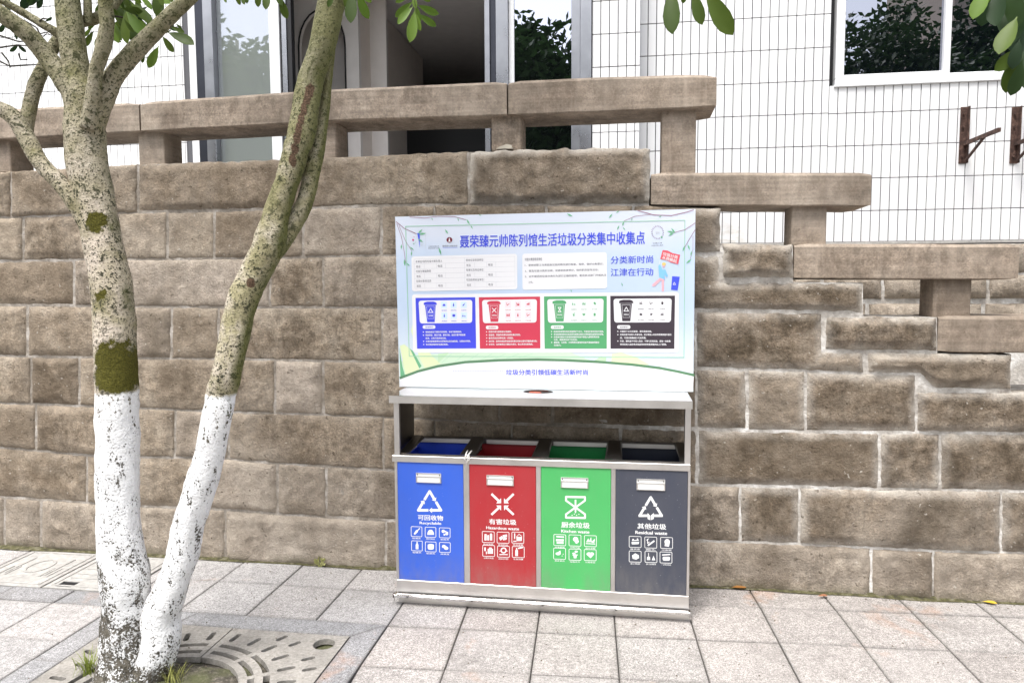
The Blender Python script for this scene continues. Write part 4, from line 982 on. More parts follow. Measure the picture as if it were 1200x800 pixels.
def recycle(cx, cy, s, w, style=0):
    """triangle of bent arrows"""
    v = [(cx, cy-s*.98), (cx+s*1.06, cy+s*.78), (cx-s*1.06, cy+s*.78)]; out = []
    for i in range(3):
        a = Vector(v[i]); b = Vector(v[(i+1) % 3]); d = (b-a)
        if style == 1 and i == 1:
            out += line([tuple(a-d*.02), tuple(a+d*.36)], w); out += [[tuple(a+d*.36+Vector((0, -w*1.1))), tuple(a+d*.5+Vector((0, 0))), tuple(a+d*.5+Vector((0, w*1.8))), tuple(a+d*.36+Vector((0, w*1.3)))]]
            out += line([tuple(a+d*.64), tuple(a+d*1.02)], w); out += [[tuple(a+d*.64+Vector((0, -w*1.1))), tuple(a+d*.53), tuple(a+d*.53+Vector((0, w*1.8))), tuple(a+d*.64+Vector((0, w*1.3)))]]
            continue
        out += line([tuple(a+d*.0), tuple(a+d*.36)], w)
        out += [[tuple(q) for q in tri] for tri in arrow(tuple(a+d*.14), tuple(a+d*.53), w, w*2.1, w*1.2)]
        out += line([tuple(a+d*.58), tuple(a+d*.98)], w)
        out.append(disk(a.x, a.y, w*.5, None, 10))
    return out
for i in range(4):
    d = box('door', dxs[i][0], dxs[i][1], -.4835, -.462, dz0, dz1, DOORC[i], stn, .0015); d['label'] = DN[i]+' door with white pictograms and lettering'
    h = holders[i]; hp = Pl(-.4865)
    a = hp.at(*h[0]); b = hp.at(*h[2])
    MB().box(a.x, b.x, -.4875, -.484, b.z, a.z).build('label_holder', LABELM, d, .0008)
    mx_ = (a.z*.55+b.z*.45)
    MB().box(a.x, b.x, -.490, -.4878, mx_+.003, mx_+.0055).box(a.x, b.x, -.490, -.4878, a.z-.003, a.z).box(a.x, b.x, -.490, -.4878, b.z, b.z+.003).box(a.x, a.x+.006, -.490, -.4878, b.z+.003, mx_+.003).box(b.x-.006, b.x, -.490, -.4878, b.z+.003, mx_+.003).build('holder_frame', STEEL, d)
    zz = a.z-.009
    MB().tube([(a.x+.008, -.4878, zz), (a.x+.008, -.4900, zz)], .0035, 6).build('screw', STEEL_D, d); MB().tube([(b.x-.008, -.4878, zz), (b.x-.008, -.4900, zz)], .0035, 6).build('screw', STEEL_D, d)
    text(DP, 'lettering', names_zh[i], qzh[i], WHITE, d, .0006, .022)
    text(DP, 'lettering', names_en[i], qen[i], WHITE, d, .0006, .026)
    pol = []
    for k, (bx, by) in enumerate(boxes[i]):
        s_ = 12.6 if i == 0 else 14.0; hh = s_*.92
        q = [(bx, by), (bx+s_, by+.45), (bx+s_, by+hh+.45), (bx, by+hh)]
        sheet(DP, 'pictogram', line(rr(q, 1.0, 2), .62, True)+icon(kinds[i][k], bx+s_*.05, by, s_*.92), WHITE, d, .0006, stuff=True)
        text(DP, 'lettering', caps[i][k], [(bx+1.2, by+hh+1.2), (bx+s_-1.2, by+hh+1.5), (bx+s_-1.2, by+hh+3.3), (bx+1.2, by+hh+3.0)], WHITE, d, .0006, .01)
    pol = []
    if i == 0: cx, cy = Eq(204, 205); pol = recycle(cx, cy-1, 12.6, 3.0)
    if i == 1:
        cx, cy = Eq(564, 213)
        for sx in (-1, 1):
            for sy in (-1, 1): pol += arrow((cx+sx*13, cy+sy*12.2), (cx+sx*1.6, cy+sy*1.3), 2.6, 8.2, 4.2)
    if i == 2:
        x0, y0 = Fq(136, 171); x1, y1 = Fq(238, 285); mx2 = (x0+x1)/2; my2 = (y0+y1)/2
        pol = line([(x0+1, y0+1.2), (x1-1, y0+1.6)], 2.4)+line([(x0+1, y1-1.6), (x1-1, y1-1.2)], 2.4)+line([(x0+1, y0+1.2), (x0+1, y0+5.5), (x1-1, y1-5.5), (x1-1, y1-1.2)], 2.2)+line([(x1-1, y0+1.6), (x1-1, y0+5.5), (x0+1, y1-5.5), (x0+1, y1-1.6)], 2.2)
        pol += line([(mx2, my2-8.5), (mx2, my2+5)], 1.9)
        for a_, b_ in ((-4, 9.2), (-1.3, 7.8), (1.3, 9.2), (4, 8), (0, 6)): pol.append(disk(mx2+a_, my2+b_, .7, .7, 6))
    if i == 3: cx, cy = Fq(558, 233); pol = recycle(cx, cy-1, 12.2, 2.9, 1)
    sheet(DP, 'emblem', pol, WHITE, d, .0006, stuff=True)

# ================================================================== NOTICE BOARD
BY = -.17
bd = thing('information_board', 'white and pale blue waste sorting board with coloured panels standing behind the canopy', 'information board', (-.47, BY, 1.18))
b0, b1 = P(463, 254, BY), P(815, 245, BY); b2, b3 = P(812.5, 453, BY), P(468, 453, BY)
vs = [(b.x, BY+o_, z) for o_ in (0, .022) for b, z in ((b0, b0.z), (b1, b1.z), (b2, 1.1815), (b3, 1.1815))]
panel = mesh('printed_panel', vs, [(0, 3, 2, 1), (4, 5, 6, 7), (0, 1, 5, 4), (1, 2, 6, 5), (2, 3, 7, 6), (3, 0, 4, 7)][0:], BOARD, bd)
for x in (-1.05, .10): MB().box(x, x+.03, BY+.0225, BY+.05, 1.185, 2.10).build('support_post', STEEL_D, bd, .002)
BP = Pl(BY)
A_ = lambda x, y: (450+x/6.316, 240+y/6.316)
B_ = lambda x, y: (630+x/6.316, 240+y/6.316)
C_ = lambda x, y: (450+x/6.316, 340+y/6.316)
D_ = lambda x, y: (630+x/6.316, 340+y/6.316)
def sh(name, polys, mat, lift): return sheet(BP, name, polys, mat, panel, lift, name in ('leaf_print', 'icon_ground', 'white_box', 'green_field'), name in ('twig_leaves', 'leaf_veins', 'table_lines', 'bullets', 'dotted_line', 'pictograms', 'twig_print', 'ring_logo', 'logo'))
# pale hills, leaf shapes, white foot and the dark green arc
arcp = [C_(120, 648), C_(250, 600), C_(400, 562), C_(600, 532), C_(850, 518), C_(1140, 513), D_(200, 518), D_(450, 530), D_(700, 550), D_(900, 575), D_(1040, 602), D_(1156, 628)]
foot = arcp+[(812.3, 452.6), (468.2, 452.6)]
sh('green_field', [[C_(115, 540), C_(190, 480), C_(420, 470), C_(900, 440), C_(1140, 455), D_(250, 462), D_(420, 530)]+arcp[:7][::-1]], flat('ink_mint', (.58, .74, .56), .4), .0006)
sh('green_field', [[C_(400, 470), C_(480, 462), C_(400, 540)], [D_(420, 520), D_(470, 488), D_(510, 500), D_(505, 535)]], INK_LG, .0009)
sh('leaf_print', [[C_(117, 410), C_(150, 400), C_(200, 440), C_(240, 520), C_(262, 590), C_(160, 628)], [C_(200, 300), C_(215, 240), C_(245, 330), C_(360, 490), C_(420, 545), C_(300, 575), C_(262, 500)], [D_(545, 530), D_(550, 470), D_(620, 462), D_(720, 490), D_(830, 550), D_(760, 553)]], INK_YG, .0009)
sh('leaf_print', [[C_(114, 420), C_(135, 560), C_(155, 628), C_(122, 640)], [C_(190, 430), C_(215, 450), C_(278, 560), C_(262, 578)]], flat('ink_mid_leaf', (.16, .44, .24), .4), .0012)
vn = []
for k in range(7): vn += line([C_(430+95*k, 535-6*k), C_(500+100*k, 470)], .25)
sh('leaf_veins', vn, INK_GL, .0012)
sh('white_foot', [foot], BOARDW, .0012)
sh('green_arc', line(arcp, 2.9), INK_GD, .0015)
# willow twigs
tw = line([A_(90, 125), A_(150, 175), A_(240, 215)], .7)+line([A_(95, 140), A_(130, 240), A_(150, 350), A_(160, 430)], .5)+line([A_(110, 150), A_(160, 270), A_(205, 340)], .4)
tw += line([A_(190, 90), A_(300, 98), A_(400, 85), A_(520, 88), A_(605, 110)], .6)
tw += line([B_(740, 42), B_(860, 75), B_(990, 80), B_(1100, 55), B_(1155, 38)], .8)+line([B_(840, 70), B_(720, 85), B_(640, 120)], .5)+line([B_(1165, 135), B_(1090, 185), B_(1010, 205)], .6)+line([B_(1165, 185), B_(1120, 260), B_(1080, 330)], .6)+line([B_(1150, 230), B_(1150, 330), B_(1130, 400)], .4)
sh('twig_print', tw, INK_TW, .0018)
def lf2(fn, pts):
    out = []
    for x, y, a, L in pts:
        c, s = math.cos(R(a)), math.sin(R(a)); w_ = L*.13
        out.append([fn(x, y), fn(x+L*.5*c-w_*s, y+L*.5*s+w_*c), fn(x+L*c, y+L*s), fn(x+L*.5*c+w_*s, y+L*.5*s-w_*c)])
    return out
sh('twig_leaves', lf2(A_, [(610, 105, 60, 50), (640, 150, 60, 35), (545, 95, 75, 30), (450, 180, 55, 45), (405, 315, 72, 60), (130, 290, 95, 40), (150, 400, 85, 55), (165, 430, 40, 35), (190, 310, 40, 40), (205, 340, 95, 40), (250, 215, -45, 50), (255, 220, -10, 60), (250, 250, 35, 50), (350, 95, 60, 25), (700, 70, 30, 25)])
   + lf2(B_, [(215, 65, 25, 50), (555, 65, 130, 45), (605, 150, 115, 40), (640, 120, 110, 40), (630, 165, 50, 30), (605, 45, 150, 30), (1010, 205, 190, 55), (1010, 205, 150, 50), (1020, 210, 230, 50), (1090, 300, 110, 50), (1140, 340, 100, 40), (1140, 400, 140, 55), (1110, 290, 70, 50), (620, 575, 70, 30), (245, 625, 70, 25), (700, 95, 100, 25), (920, 80, 150, 28)]), INK_LF, .0021)
sh('border_line', line([A_(160, 160), B_(1090, 115), D_(1083, 497), C_(187, 488)], .8, True), INK_GL, .0015)
# headline and slogans
text(BP, 'headline', '聂荣臻元帅陈列馆生活垃圾分类集中收集点', [A_(562, 226), B_(793, 196), B_(793, 290), A_(562, 318)], INK_BLUE, panel, .0015, .016)
text(BP, 'slogan', '分类新时尚', [B_(541, 381), B_(855, 374), B_(855, 430), B_(541, 437)], INK_BLUE, panel, .0015, .008)
text(BP, 'slogan', '江津在行动', [B_(541, 472), B_(855, 466), B_(855, 523), B_(541, 529)], INK_BLUE, panel, .0015, .008)
text(BP, 'slogan', '垃圾分类引领低碳生活新时尚', [C_(903, 587), D_(372, 587), D_(372, 627), C_(903, 627)], INK_BLUE, panel, .0018, .02)
dots = []
for k in range(30): x, y = lerp(515, 875, k/29), 597; cx, cy = C_(x, y); dots.append(disk(cx, cy, .42, .42, 6))
for k in range(30): x, y = lerp(390, 778, k/29), 603; cx, cy = D_(x, y); dots.append(disk(cx, cy, .42, .42, 6))
sh('dotted_line', dots, INK_BLUE, .0016)
# white boxes
sh('white_box', [rr([A_(203, 382), A_(985, 362), A_(987, 625), A_(207, 640)], 3), rr([A_(1023, 362), B_(512, 350), B_(514, 618), A_(1025, 630)], 3), rr([A_(207, 662), B_(1045, 645), D_(1042, 462), C_(215, 462)], 3)], BOARDW, .0014)
T = [A_(222, 402), A_(968, 382), A_(970, 603), A_(228, 618)]
ln_ = []
for k in range(7): ln_ += line([bil(T, 0, k/6), bil(T, 1, k/6)], .22)
for s_ in (0, .5, 1): ln_ += line([bil(T, s_, 0), bil(T, s_, 1)], .22)
for k in (1, 3, 5):
    for s_ in (.10, .22, .31, .60, .72, .81): ln_ += line([bil(T, s_, k/6), bil(T, s_, (k+1)/6)], .22)
sh('table_lines', ln_, INK_LN, .0018)
def small(fn, s, x0, y0, x1, y1, dy, mat=None, bold=0.004, lift=.0018): text(BP, 'small_text', s, [fn(x0, y0), fn(x1, y0+dy), fn(x1, y1+dy), fn(x0, y1)], mat or INK_TX, panel, lift, bold)
def smallq(q, s, s0, t0, s1, t1, mat=None, lift=.0018, bold=.004): text(BP, 'small_text', s, [bil(q, s0, t0), bil(q, s1, t0), bil(q, s1, t1), bil(q, s0, t1)], mat or INK_TX, panel, lift, bold)
for k, (l_, r_) in enumerate((('本单位/场所垃圾分类负责人', '厨余垃圾收运单位：'), ('垃圾分类指导员', '有害垃圾收运单位：'), ('垃圾分类保洁员', '可回收物收运单位：'))):
    smallq(T, l_, .015, (2*k+.28)/6, .28 if k == 0 else .165, (2*k+.78)/6); smallq(T, r_, .515, (2*k+.25)/6, .695, (2*k+.75)/6)
    for s0 in (0, .5):
        smallq(T, '姓名', s0+.02, (2*k+1.3)/6, s0+.06, (2*k+1.8)/6); smallq(T, '电话', s0+.235, (2*k+1.3)/6, s0+.28, (2*k+1.8)/6)
Q2 = [A_(1023, 362), B_(512, 350), B_(514, 618), A_(1025, 630)]
for s, s0, t0, s1, t1 in (('垃圾分类指导员责任', .03, .12, .235, .20), ('1、坚持对职工分类投放垃圾的情况进行检查、指导，做好台账登记；', .03, .29, .96, .355), ('2、要及垃圾分类的法规、优惠和投放常识，组织职员宣传活动；', .03, .45, .90, .515), ('3、对不规范的垃圾分类行为进行正确的指导，配合执法部门开展执法', .03, .60, .99, .665), ('工作。', .07, .76, .125, .825)):
    smallq(Q2, s, s0, t0, s1, t1, bold=.01)
# four coloured panels
PQ = [[C_(233, 57), C_(675, 52), C_(682, 430), C_(245, 432)], [C_(702, 52), C_(1155, 47), C_(1157, 430), C_(710, 432)], [D_(47, 46), D_(512, 43), D_(512, 432), D_(52, 432)], [D_(538, 42), D_(1017, 40), D_(1012, 433), D_(540, 432)]]
bul = [['请投放清洁干燥的可回收物，未有污染的回收。', '轻投轻放，清洁干燥，避免污染，废纸尽量平整放置', '投放，以防污染其他垃圾。', '立体包装物请清空内容物清洁后压扁投放，以便充分利用。', '有尖锐边角的应包裹后投放。'],
       ['投放时请注意轻放以免破损。', '易破损、渗漏的有害垃圾请包裹后轻放。', '废弃药品应连带包装一并投放。', '废灯管：易碎的请连带包装或包裹后轻放以避免泄漏造成污染。', '杀虫剂、油漆桶等压力罐应先排空，防止挥发有害物质。'],
       ['纯流质的食物垃圾应直接倒进下水口，不要混在厨余垃圾中投放。', '有包装物的厨余垃圾应将包装物去除后分类投放包装物到对应桶。', '应投放到厨余垃圾收集容器的垃圾不得混入废塑料等其他', '垃圾，鼓励居民沥干后投放。', '盛放器、玉米核、大骨等难以腐蚀的垃圾不要投放到厨余', '垃圾内。'],
       ['尽量沥干水分后投放，避免混投垃圾。', '其他垃圾不应混入有害垃圾，应分类投入对应的收集容器中保持', '周，可通过接触减少污染传播。', '外卖、塑料盒不可混入其他，不得与其他垃圾、请每一次收集', '密闭后投入指定地点投放到对应收集容器内以上门回收。']]
ikinds = [['cap', 'bottle', 'bottle_slant', 'bottle', 'tin', 'brooms'], ['cigarette', 'paintpot', 'sheets', 'batteries', 'bottle', 'cigarette'], ['brooms', 'greens', 'drumstick', 'plantpot', 'heart', 'face'], ['tray', 'cigarette', 'face', 'lump', 'kettle', 'tray']]
for i, q in enumerate(PQ):
    sh('coloured_panel', [q], SUB[i], .0020)
    wq = [bil(q, .05, .055), bil(q, .95, .05), bil(q, .94, .50), bil(q, .06, .505)]
    sh('white_box', [rr(wq, 3)], BOARDW, .0024)
    g = lambda s, t: bil(q, s, t)
    body = [[g(.135, .10), g(.16, .085), g(.20, .075), g(.30, .075), g(.34, .09), g(.355, .12), g(.355, .14), g(.135, .14)], [g(.155, .145), g(.335, .145), g(.31, .48), g(.185, .48)]]
    sh('bin_emblem', body, SUB[i], .0028)
    ol = line([g(.18, .17), g(.31, .17), g(.30, .41), g(.195, .41)], .3, True)
    cx, cy = g(.247, .255)
    if i in (0, 3): ol += line([(cx, cy-2.6), (cx+2.6, cy+2.1), (cx-2.6, cy+2.1)], .9, True)
    elif i == 1: ol += line([(cx-2.4, cy-2.6), (cx+2.4, cy+2.6)], .9)+line([(cx+2.4, cy-2.6), (cx-2.4, cy+2.6)], .9)
    else: ol += line([(cx-1.8, cy-2.6), (cx+1.8, cy-2.6), (cx-1.8, cy+2.6), (cx+1.8, cy+2.6)], .8, True)
    sh('emblem_lines', ol, BOARDW, .0031); smallq(q, names_zh[i], .21, .335, .285, .37, BOARDW, .0031, .02)
    tiles_ = []; ic = []
    for k in range(6):
        s0 = (.43, .59, .76)[k % 3]; t0 = (.085, .295)[k // 3]; x, y = g(s0, t0)
        tiles_.append([g(s0-.005, t0-.005), g(s0+.095, t0-.005), g(s0+.095, t0+.125), g(s0-.005, t0+.125)]); ic += icon(ikinds[i][k], x+.6, y+.8, 5.2)
        smallq(q, caps[i][k], s0+.0, t0+.155, s0+.09, t0+.178, SUB[i], .0030, .0)
    sh('icon_ground', tiles_, [flat('ink_ice0', (.62, .76, .86)), flat('ink_ice1', (.80, .70, .74)), flat('ink_ice2', (.72, .80, .76)), BOARDW][i], .0027); sh('pictograms', ic, SUB[i], .0030)
    pq = [g(.105, .555), g(.31, .555), g(.31, .625), g(.105, .625)] if i else [g(.105, .54), g(.32, .54), g(.32, .61), g(.105, .61)]
    sh('pill', [rr(pq, 1.9)], BOARDW, .0024); smallq(pq, '投放要求', .22, .28, .80, .72, SUB[i], .0028, .012)
    n = len(bul[i]); dd = []
    for k, s in enumerate(bul[i]):
        t0 = lerp(.655, .90 if n == 5 else .915, k/(n-1)); L = min(.80, .0292*len(s)); cont = (i == 0 and k == 2) or (i == 2 and k in (3, 5)) or (i == 3 and k in (2, 4))
        smallq(q, s, .15, t0, .15+L, t0+.036, BOARDW, .0025, .028)
        if not cont: cx, cy = g(.115, t0+.018); dd.append(disk(cx, cy, .7, .7, 8))
    sh('bullets', dd, BOARDW, .0025)
# logos at the left of the headline
sh('logo', [[A_(245, 210), A_(265, 210), A_(264, 320), A_(258, 270)]], INK_BLUE, .0018)
sh('logo', [[A_(210, 285), A_(222, 292), A_(243, 262), A_(225, 285)], [A_(222, 292), A_(214, 300), A_(244, 262)]], INK_LF, .0020)
sh('logo', [disk(*A_(215, 260), 1.1), disk(*A_(222, 238), .5)], flat('ink_magenta', (.6, .03, .2)), .0020)
sh('logo', line([A_(308, 208), A_(308, 322)], .25)+line([A_(268, 290), A_(295, 290)], .3)+line([A_(268, 297), A_(285, 297)], .3), INK_LN, .0018)
cx, cy = A_(484, 260); sh('round_logo', [disk(cx, cy, 3.4, 3.3, 20)], INK_MR, .0018); sh('round_logo', [[(cx-.5, cy-2.2), (cx+.5, cy-2.2), (cx+.9, cy+1.6), (cx-.9, cy+1.6)], [(cx-1.5, cy+1.6), (cx+1.5, cy+1.6), (cx+1.5, cy+2.2), (cx-1.5, cy+2.2)]], BOARDW, .0021)
small(A_, '聂荣臻元帅陈列馆', 432, 300, 543, 312, -3, INK_TX); small(A_, '江津区垃圾分类', 328, 304, 408, 313, -2, INK_TX); small(A_, '欢迎扫码学习分类', 326, 318, 410, 327, -2, INK_TX); small(A_, '江津区生活垃圾', 268, 300, 300, 304, 0, INK_LN)
sh('logo_rule', line([A_(435, 318), A_(543, 316)], .3), INK_BLUE, .0018)
cx, cy = B_(888, 204); pol = []
for k in range(22):
    a = 2*math.pi*k/22; pol += line([(cx+6.1*math.cos(a), cy+6.8*math.sin(a)), (cx+7.3*math.cos(a+.1), cy+8.0*math.sin(a+.1))], .7)
sh('ring_logo', pol, flat('ink_mauve', (.33, .25, .38)), .0018); sh('ring_logo', line([(cx-2.4, cy-.4), (cx+2.2, cy-.8)], .5)+line([(cx-1.8, cy+1), (cx+2, cy+.8)], .8), INK_LN, .0018); sh('ring_logo', [disk(*B_(918, 240), 1.1)], INK_LF, .0019)
small(B_, '分类江津', 852, 280, 922, 289, -3, INK_TX); small(B_, '垃圾分类小程序', 842, 297, 930, 307, -3, INK_TX)
# flag bearer and little bin
sh('flag_print', [[B_(925, 335), B_(960, 338), B_(1000, 358), B_(1055, 370), B_(1040, 440), B_(990, 428), B_(950, 408), B_(908, 402)]], flat('ink_flag', (.70, .09, .12)), .0018)
text(BP, 'flag_lettering', '垃圾分类', [B_(932, 348), B_(1040, 378), B_(1034, 402), B_(926, 372)], BOARDW, panel, .0021, .02); text(BP, 'flag_lettering', '从我做起', [B_(926, 376), B_(1032, 406), B_(1027, 430), B_(920, 398)], BOARDW, panel, .0021, .02)
sh('figure_print', [[B_(893, 445), B_(906, 440), B_(925, 480), B_(945, 478), B_(965, 525), B_(955, 535), B_(940, 515), B_(942, 552), B_(902, 550)]], INK_SK, .0018)
sh('figure_print', [[B_(905, 540), B_(925, 548), B_(868, 602), B_(850, 604), B_(848, 590)], [B_(918, 548), B_(936, 550), B_(935, 640), B_(918, 640)], disk(*B_(934, 452), 1.6)], INK_PK, .0019)
sh('figure_print', [disk(*B_(935, 438), 2.4, 1.8)], flat('ink_yellow', (.75, .58, .18)), .0020); sh('figure_print', line([B_(908, 402), B_(897, 450)], .4), BOARDW, .0020)
sh('small_bin_print', [[B_(996, 528), B_(1052, 532), B_(1036, 632), B_(988, 628)]], INK_BLUE, .0018); cx, cy = B_(1012, 583); sh('small_bin_print', line([(cx, cy-1.6), (cx+1.5, cy+1.2), (cx-1.5, cy+1.2)], .5, True), BOARDW, .0021)
flush_text()

# ================================================================== TREES
def trunk_tube(pts, seed=0, k=16, Ydep=None, rough=.05, sub=8, wav=1.0):
    """pts: (px, py, width px, depth) along a stem -> MB tube in world space"""
    m = MB(); C = [(Dp(x, y, d), w_/2*d/F) for x, y, w_, d in pts]
    fine = []
    for i in range(len(C)-1):
        p0, p1, p2, p3 = C[max(i-1, 0)], C[i], C[i+1], C[min(i+2, len(C)-1)]
        for s in range(sub):
            t = s/sub; c = lambda a, b, c_, d: .5*((2*b)+(-a+c_)*t+(2*a-5*b+4*c_-d)*t*t+(-a+3*b-3*c_+d)*t**3)
            fine.append((c(p0[0], p1[0], p2[0], p3[0]), lerp(p1[1], p2[1], t*t*(3-2*t))))
    fine.append(C[-1])
    A = None; n = len(fine)
    for i, (p, r) in enumerate(fine):
        d = (fine[min(i+1, n-1)][0]-fine[max(i-1, 0)][0]).normalized()
        A = d.orthogonal().normalized() if A is None else (A-d*A.dot(d)).normalized(); b = d.cross(A)
        for j in range(k):
            t = 2*math.pi*j/k; e = A*math.cos(t)+b*math.sin(t); q = p+e*r
            f = 1+rough*wav*noise.fractal((q.x*9+seed, q.y*9, q.z*5), 1, 2, 3)+.45*rough*noise.noise((q.x*45, q.y*45, q.z*28+seed))
            m.v.append(tuple(p+e*(r*f)))
    for i in range(n-1):
        for j in range(k): m.f.append((i*k+j, i*k+(j+1) % k, (i+1)*k+(j+1) % k, (i+1)*k+j))
    m.f.append(tuple(range(k))[::-1]); m.f.append(tuple((n-1)*k+j for j in range(k)))
    return m
DT = 3.42
mc = lambda x, y, d=DT-.08: tuple(Dp(x, y, d))
BARK1 = mk_bark('bark_speckled_washed', 1.30, .80, [(mc(137, 432), .115, .145), (mc(112, 262), .055, .06), (mc(120, 345), .04, .035)], .45)
BARK2 = mk_bark('bark_mossy_washed', 1.295, .16, [(mc(268, 400), .03, .02)], .62, .035, [(mc(363-2.9*k, 106+11.5*k, DT-.17), .017, .034) for k in range(8)]+[(mc(295, 331, DT-.15), .02, .028)], .07)
tree = thing('roadside_tree', 'twin stemmed street tree with whitewashed lower trunks growing from the grate', 'tree', tuple(G(165, 780, 0)))
t1 = [(143, 822, 92, DT), (146, 795, 68, DT), (147, 760, 55, DT), (147, 717, 50, DT), (146, 680, 56, DT), (142, 640, 50, DT), (138, 580, 47, DT), (137, 533, 47, DT), (137, 465, 47, DT), (134.5, 400, 45, DT), (129.5, 333, 45, DT), (117, 267, 43, DT), (103.5, 200, 46, DT), (100, 160, 44, DT), (96, 120, 38, DT), (90, 90, 31, DT), (85, 50, 29, DT), (79, 0, 27, DT), (74, -60, 25, DT), (70, -160, 20, DT-.1)]
trunk_tube(t1, 1, 26, rough=.085).build('trunk', BARK1, tree, smooth=True)
t2 = [(172, 800, 56, DT), (183, 772, 44, DT-.02), (189, 745, 42, DT-.02), (190, 717, 41, DT-.02), (209, 665, 37, DT-.03), (220, 620, 35, DT-.04), (231, 580, 35, DT-.05), (245, 533, 34.5, DT-.06), (256, 480, 34, DT-.08), (259, 460, 33, DT-.08), (265, 440, 34, DT-.1), (274, 400, 33, DT-.1), (285, 350, 34, DT-.1), (304, 310, 37, DT-.1), (316, 285, 36, DT-.1), (326, 245, 29, DT-.1), (344, 185, 29, DT-.12), (355, 147, 32, DT-.12), (363, 100, 30, DT-.12), (379, 50, 30, DT-.14), (389, 0, 31, DT-.15), (398, -50, 30, DT-.2), (420, -160, 24, DT-.2)]
trunk_tube(t2, 5, 24, rough=.12).build('trunk', BARK2, tree, smooth=True)
def branch(pts, mat=BARK1, seed=3, rough=.12, k=14): return trunk_tube(pts, seed, k, rough=rough).build('branch', mat, tree, smooth=True)
branch([(316, 300, 24, DT-.06), (336, 275, 22, DT-.05), (358, 235, 20, DT-.05), (369, 185, 19.5, DT-.04), (378, 140, 14, DT-.04), (384, 95, 10.5, DT-.05), (390, 45, 10, DT-.08), (398, 5, 10, DT-.1)], BARK2, 9)
branch([(102, 190, 22, DT), (88, 120, 24, DT-.02), (76, 96, 23, DT-.03), (52, 62, 22, DT-.05), (28, 36, 20, DT-.1), (-6, 12, 19, DT-.15), (-60, -30, 17, DT-.2)], BARK1, 11)
branch([(92, 75, 12, DT+.05), (72, 44, 10, DT+.03), (52, 30, 9, DT), (32, 18, 8.5, DT), (4, 2, 8, DT-.05), (-30, -15, 7, DT-.1)], BARK1, 13)
branch([(112, 290, 20, DT-.02), (96, 252, 19, DT-.04), (72, 217, 19, DT-.05), (48, 192, 19, DT-.05), (30, 160, 18, DT-.05), (14, 136, 18, DT-.06), (-12, 122, 17, DT-.08), (-60, 100, 15, DT-.1)], BARK1, 17)
branch([(30, 165, 14, DT+.02), (33, 138, 16, DT+.03), (39, 108, 16, DT+.06), (52, 78, 15, DT+.1), (66, 50, 14, DT+.13), (92, 28, 12, DT+.15), (112, 22, 13, DT+.12), (130, 10, 11, DT+.1), (150, -20, 9, DT+.1)], BARK1, 19)
branch([(104, 150, 20, DT-.06), (110, 110, 18, DT-.1), (113, 82, 15.5, DT-.13), (121, 55, 17, DT-.16), (126, 30, 16, DT-.18), (124, 0, 16.5, DT-.2), (128, -50, 14, DT-.25), (120, -120, 12, DT-.3)], BARK1, 23)
branch([(106, 160, 24, DT-.02), (120, 118, 24, DT-.04), (134, 90, 22, DT-.06), (152, 66, 21, DT-.08), (176, 42, 19.5, DT-.1), (203, 16, 18, DT-.12), (236, -16, 16.5, DT-.15), (290, -70, 14, DT-.2)], BARK1, 29)
branch([(102, 28, 9, DT+.05), (103, 8, 9, DT+.05), (101, -20, 8, DT+.05), (99, -60, 7, DT)], BARK1, 31)
tm = MB()
for pts in ([(0, 42), (22, 49), (40, 48)], [(0, 56), (20, 53), (34, 54)], [(0, 72), (12, 78), (30, 77), (46, 76), (58, 70)], [(2, 62), (10, 72), (12, 80)], [(22, 63), (24, 70), (32, 70)], [(28, 24), (42, 32), (50, 44), (58, 36)], [(44, 34), (46, 40), (54, 38), (60, 42)], [(46, 25), (50, 22), (60, 23)]):
    tm.tube([Dp(x, y, DT-.02) for x, y in pts], [.0045-.001*i for i in range(len(pts))], 5)
tm.build('twig', flat('twig_dark', (.05, .045, .035), .9), tree)
# --- leaves: one shared blade, bent along its midrib
def blade():
    vs, fs = [], []; prof = [(0, .03), (.08, .06), (.25, .26), (.45, .42), (.65, .50), (.82, .44), (.93, .26), (1.0, .02)]
    for t, w_ in prof:
        zc = -.10*t*t
        for s in (-1, 0, 1): vs.append((s*w_*.36, t, zc+abs(s)*w_*.12))
    for i in range(len(prof)-1):
        for s in (0, 1): a = i*3+s; fs.append((a, a+1, a+4, a+3))
    me = bpy.data.meshes.new('leaf'); me.from_pydata(vs, [], fs); me.update()
    for p in me.polygons: p.use_smooth = True
    return me
BL = {}
for nm, mt in (('g', LEAF), ('y', LEAFY), ('d', LEAFD)): me = blade(); me.materials.append(mt); BL[nm] = me
nleaf = [0]
def leaf(x0, y0, x1, y1, dep, kind='g', parent=None, wid=1.0, tilt=None):
    """leaf whose stalk shows at (x0, y0) and tip at (x1, y1), hanging at the given distance"""
    a = Dp(x0, y0, dep); L_ = math.dist((x0, y0), (x1, y1)); b = Dp(x1, y1, dep+random.uniform(-.25, .25)*L_*dep/F)
    d = (b-a); L = d.length; d.normalize(); view = ray((x0+x1)/2, (y0+y1)/2).normalized()
    nrm = (-view-d*(-view).dot(d)).normalized(); ang = random.uniform(-.9, .9) if tilt is None else tilt
    nrm = Matrix.Rotation(ang, 3, d) @ nrm; side = d.cross(nrm)
    o = bpy.data.objects.new('leaf', BL[kind]); COL.objects.link(o); p = parent or tree; o.parent = p
    M = Matrix((side, d, nrm)).transposed().to_4x4(); M = Matrix.Translation(a-Vector(p['_w'])) @ M @ Matrix.Diagonal((L*wid, L, L, 1)); o.matrix_local = M; nleaf[0] += 1; return o
for a in ((262, -4, 265, 3), (276, -10, 281, 6), (283, -8, 286, 5), (290, -8, 289, 4), (303, -14, 302, 8), (314, -12, 311, 10), (327, -6, 336, 22), (322, -14, 330, 6)): leaf(*a, 3.2, 'g', tilt=.2)
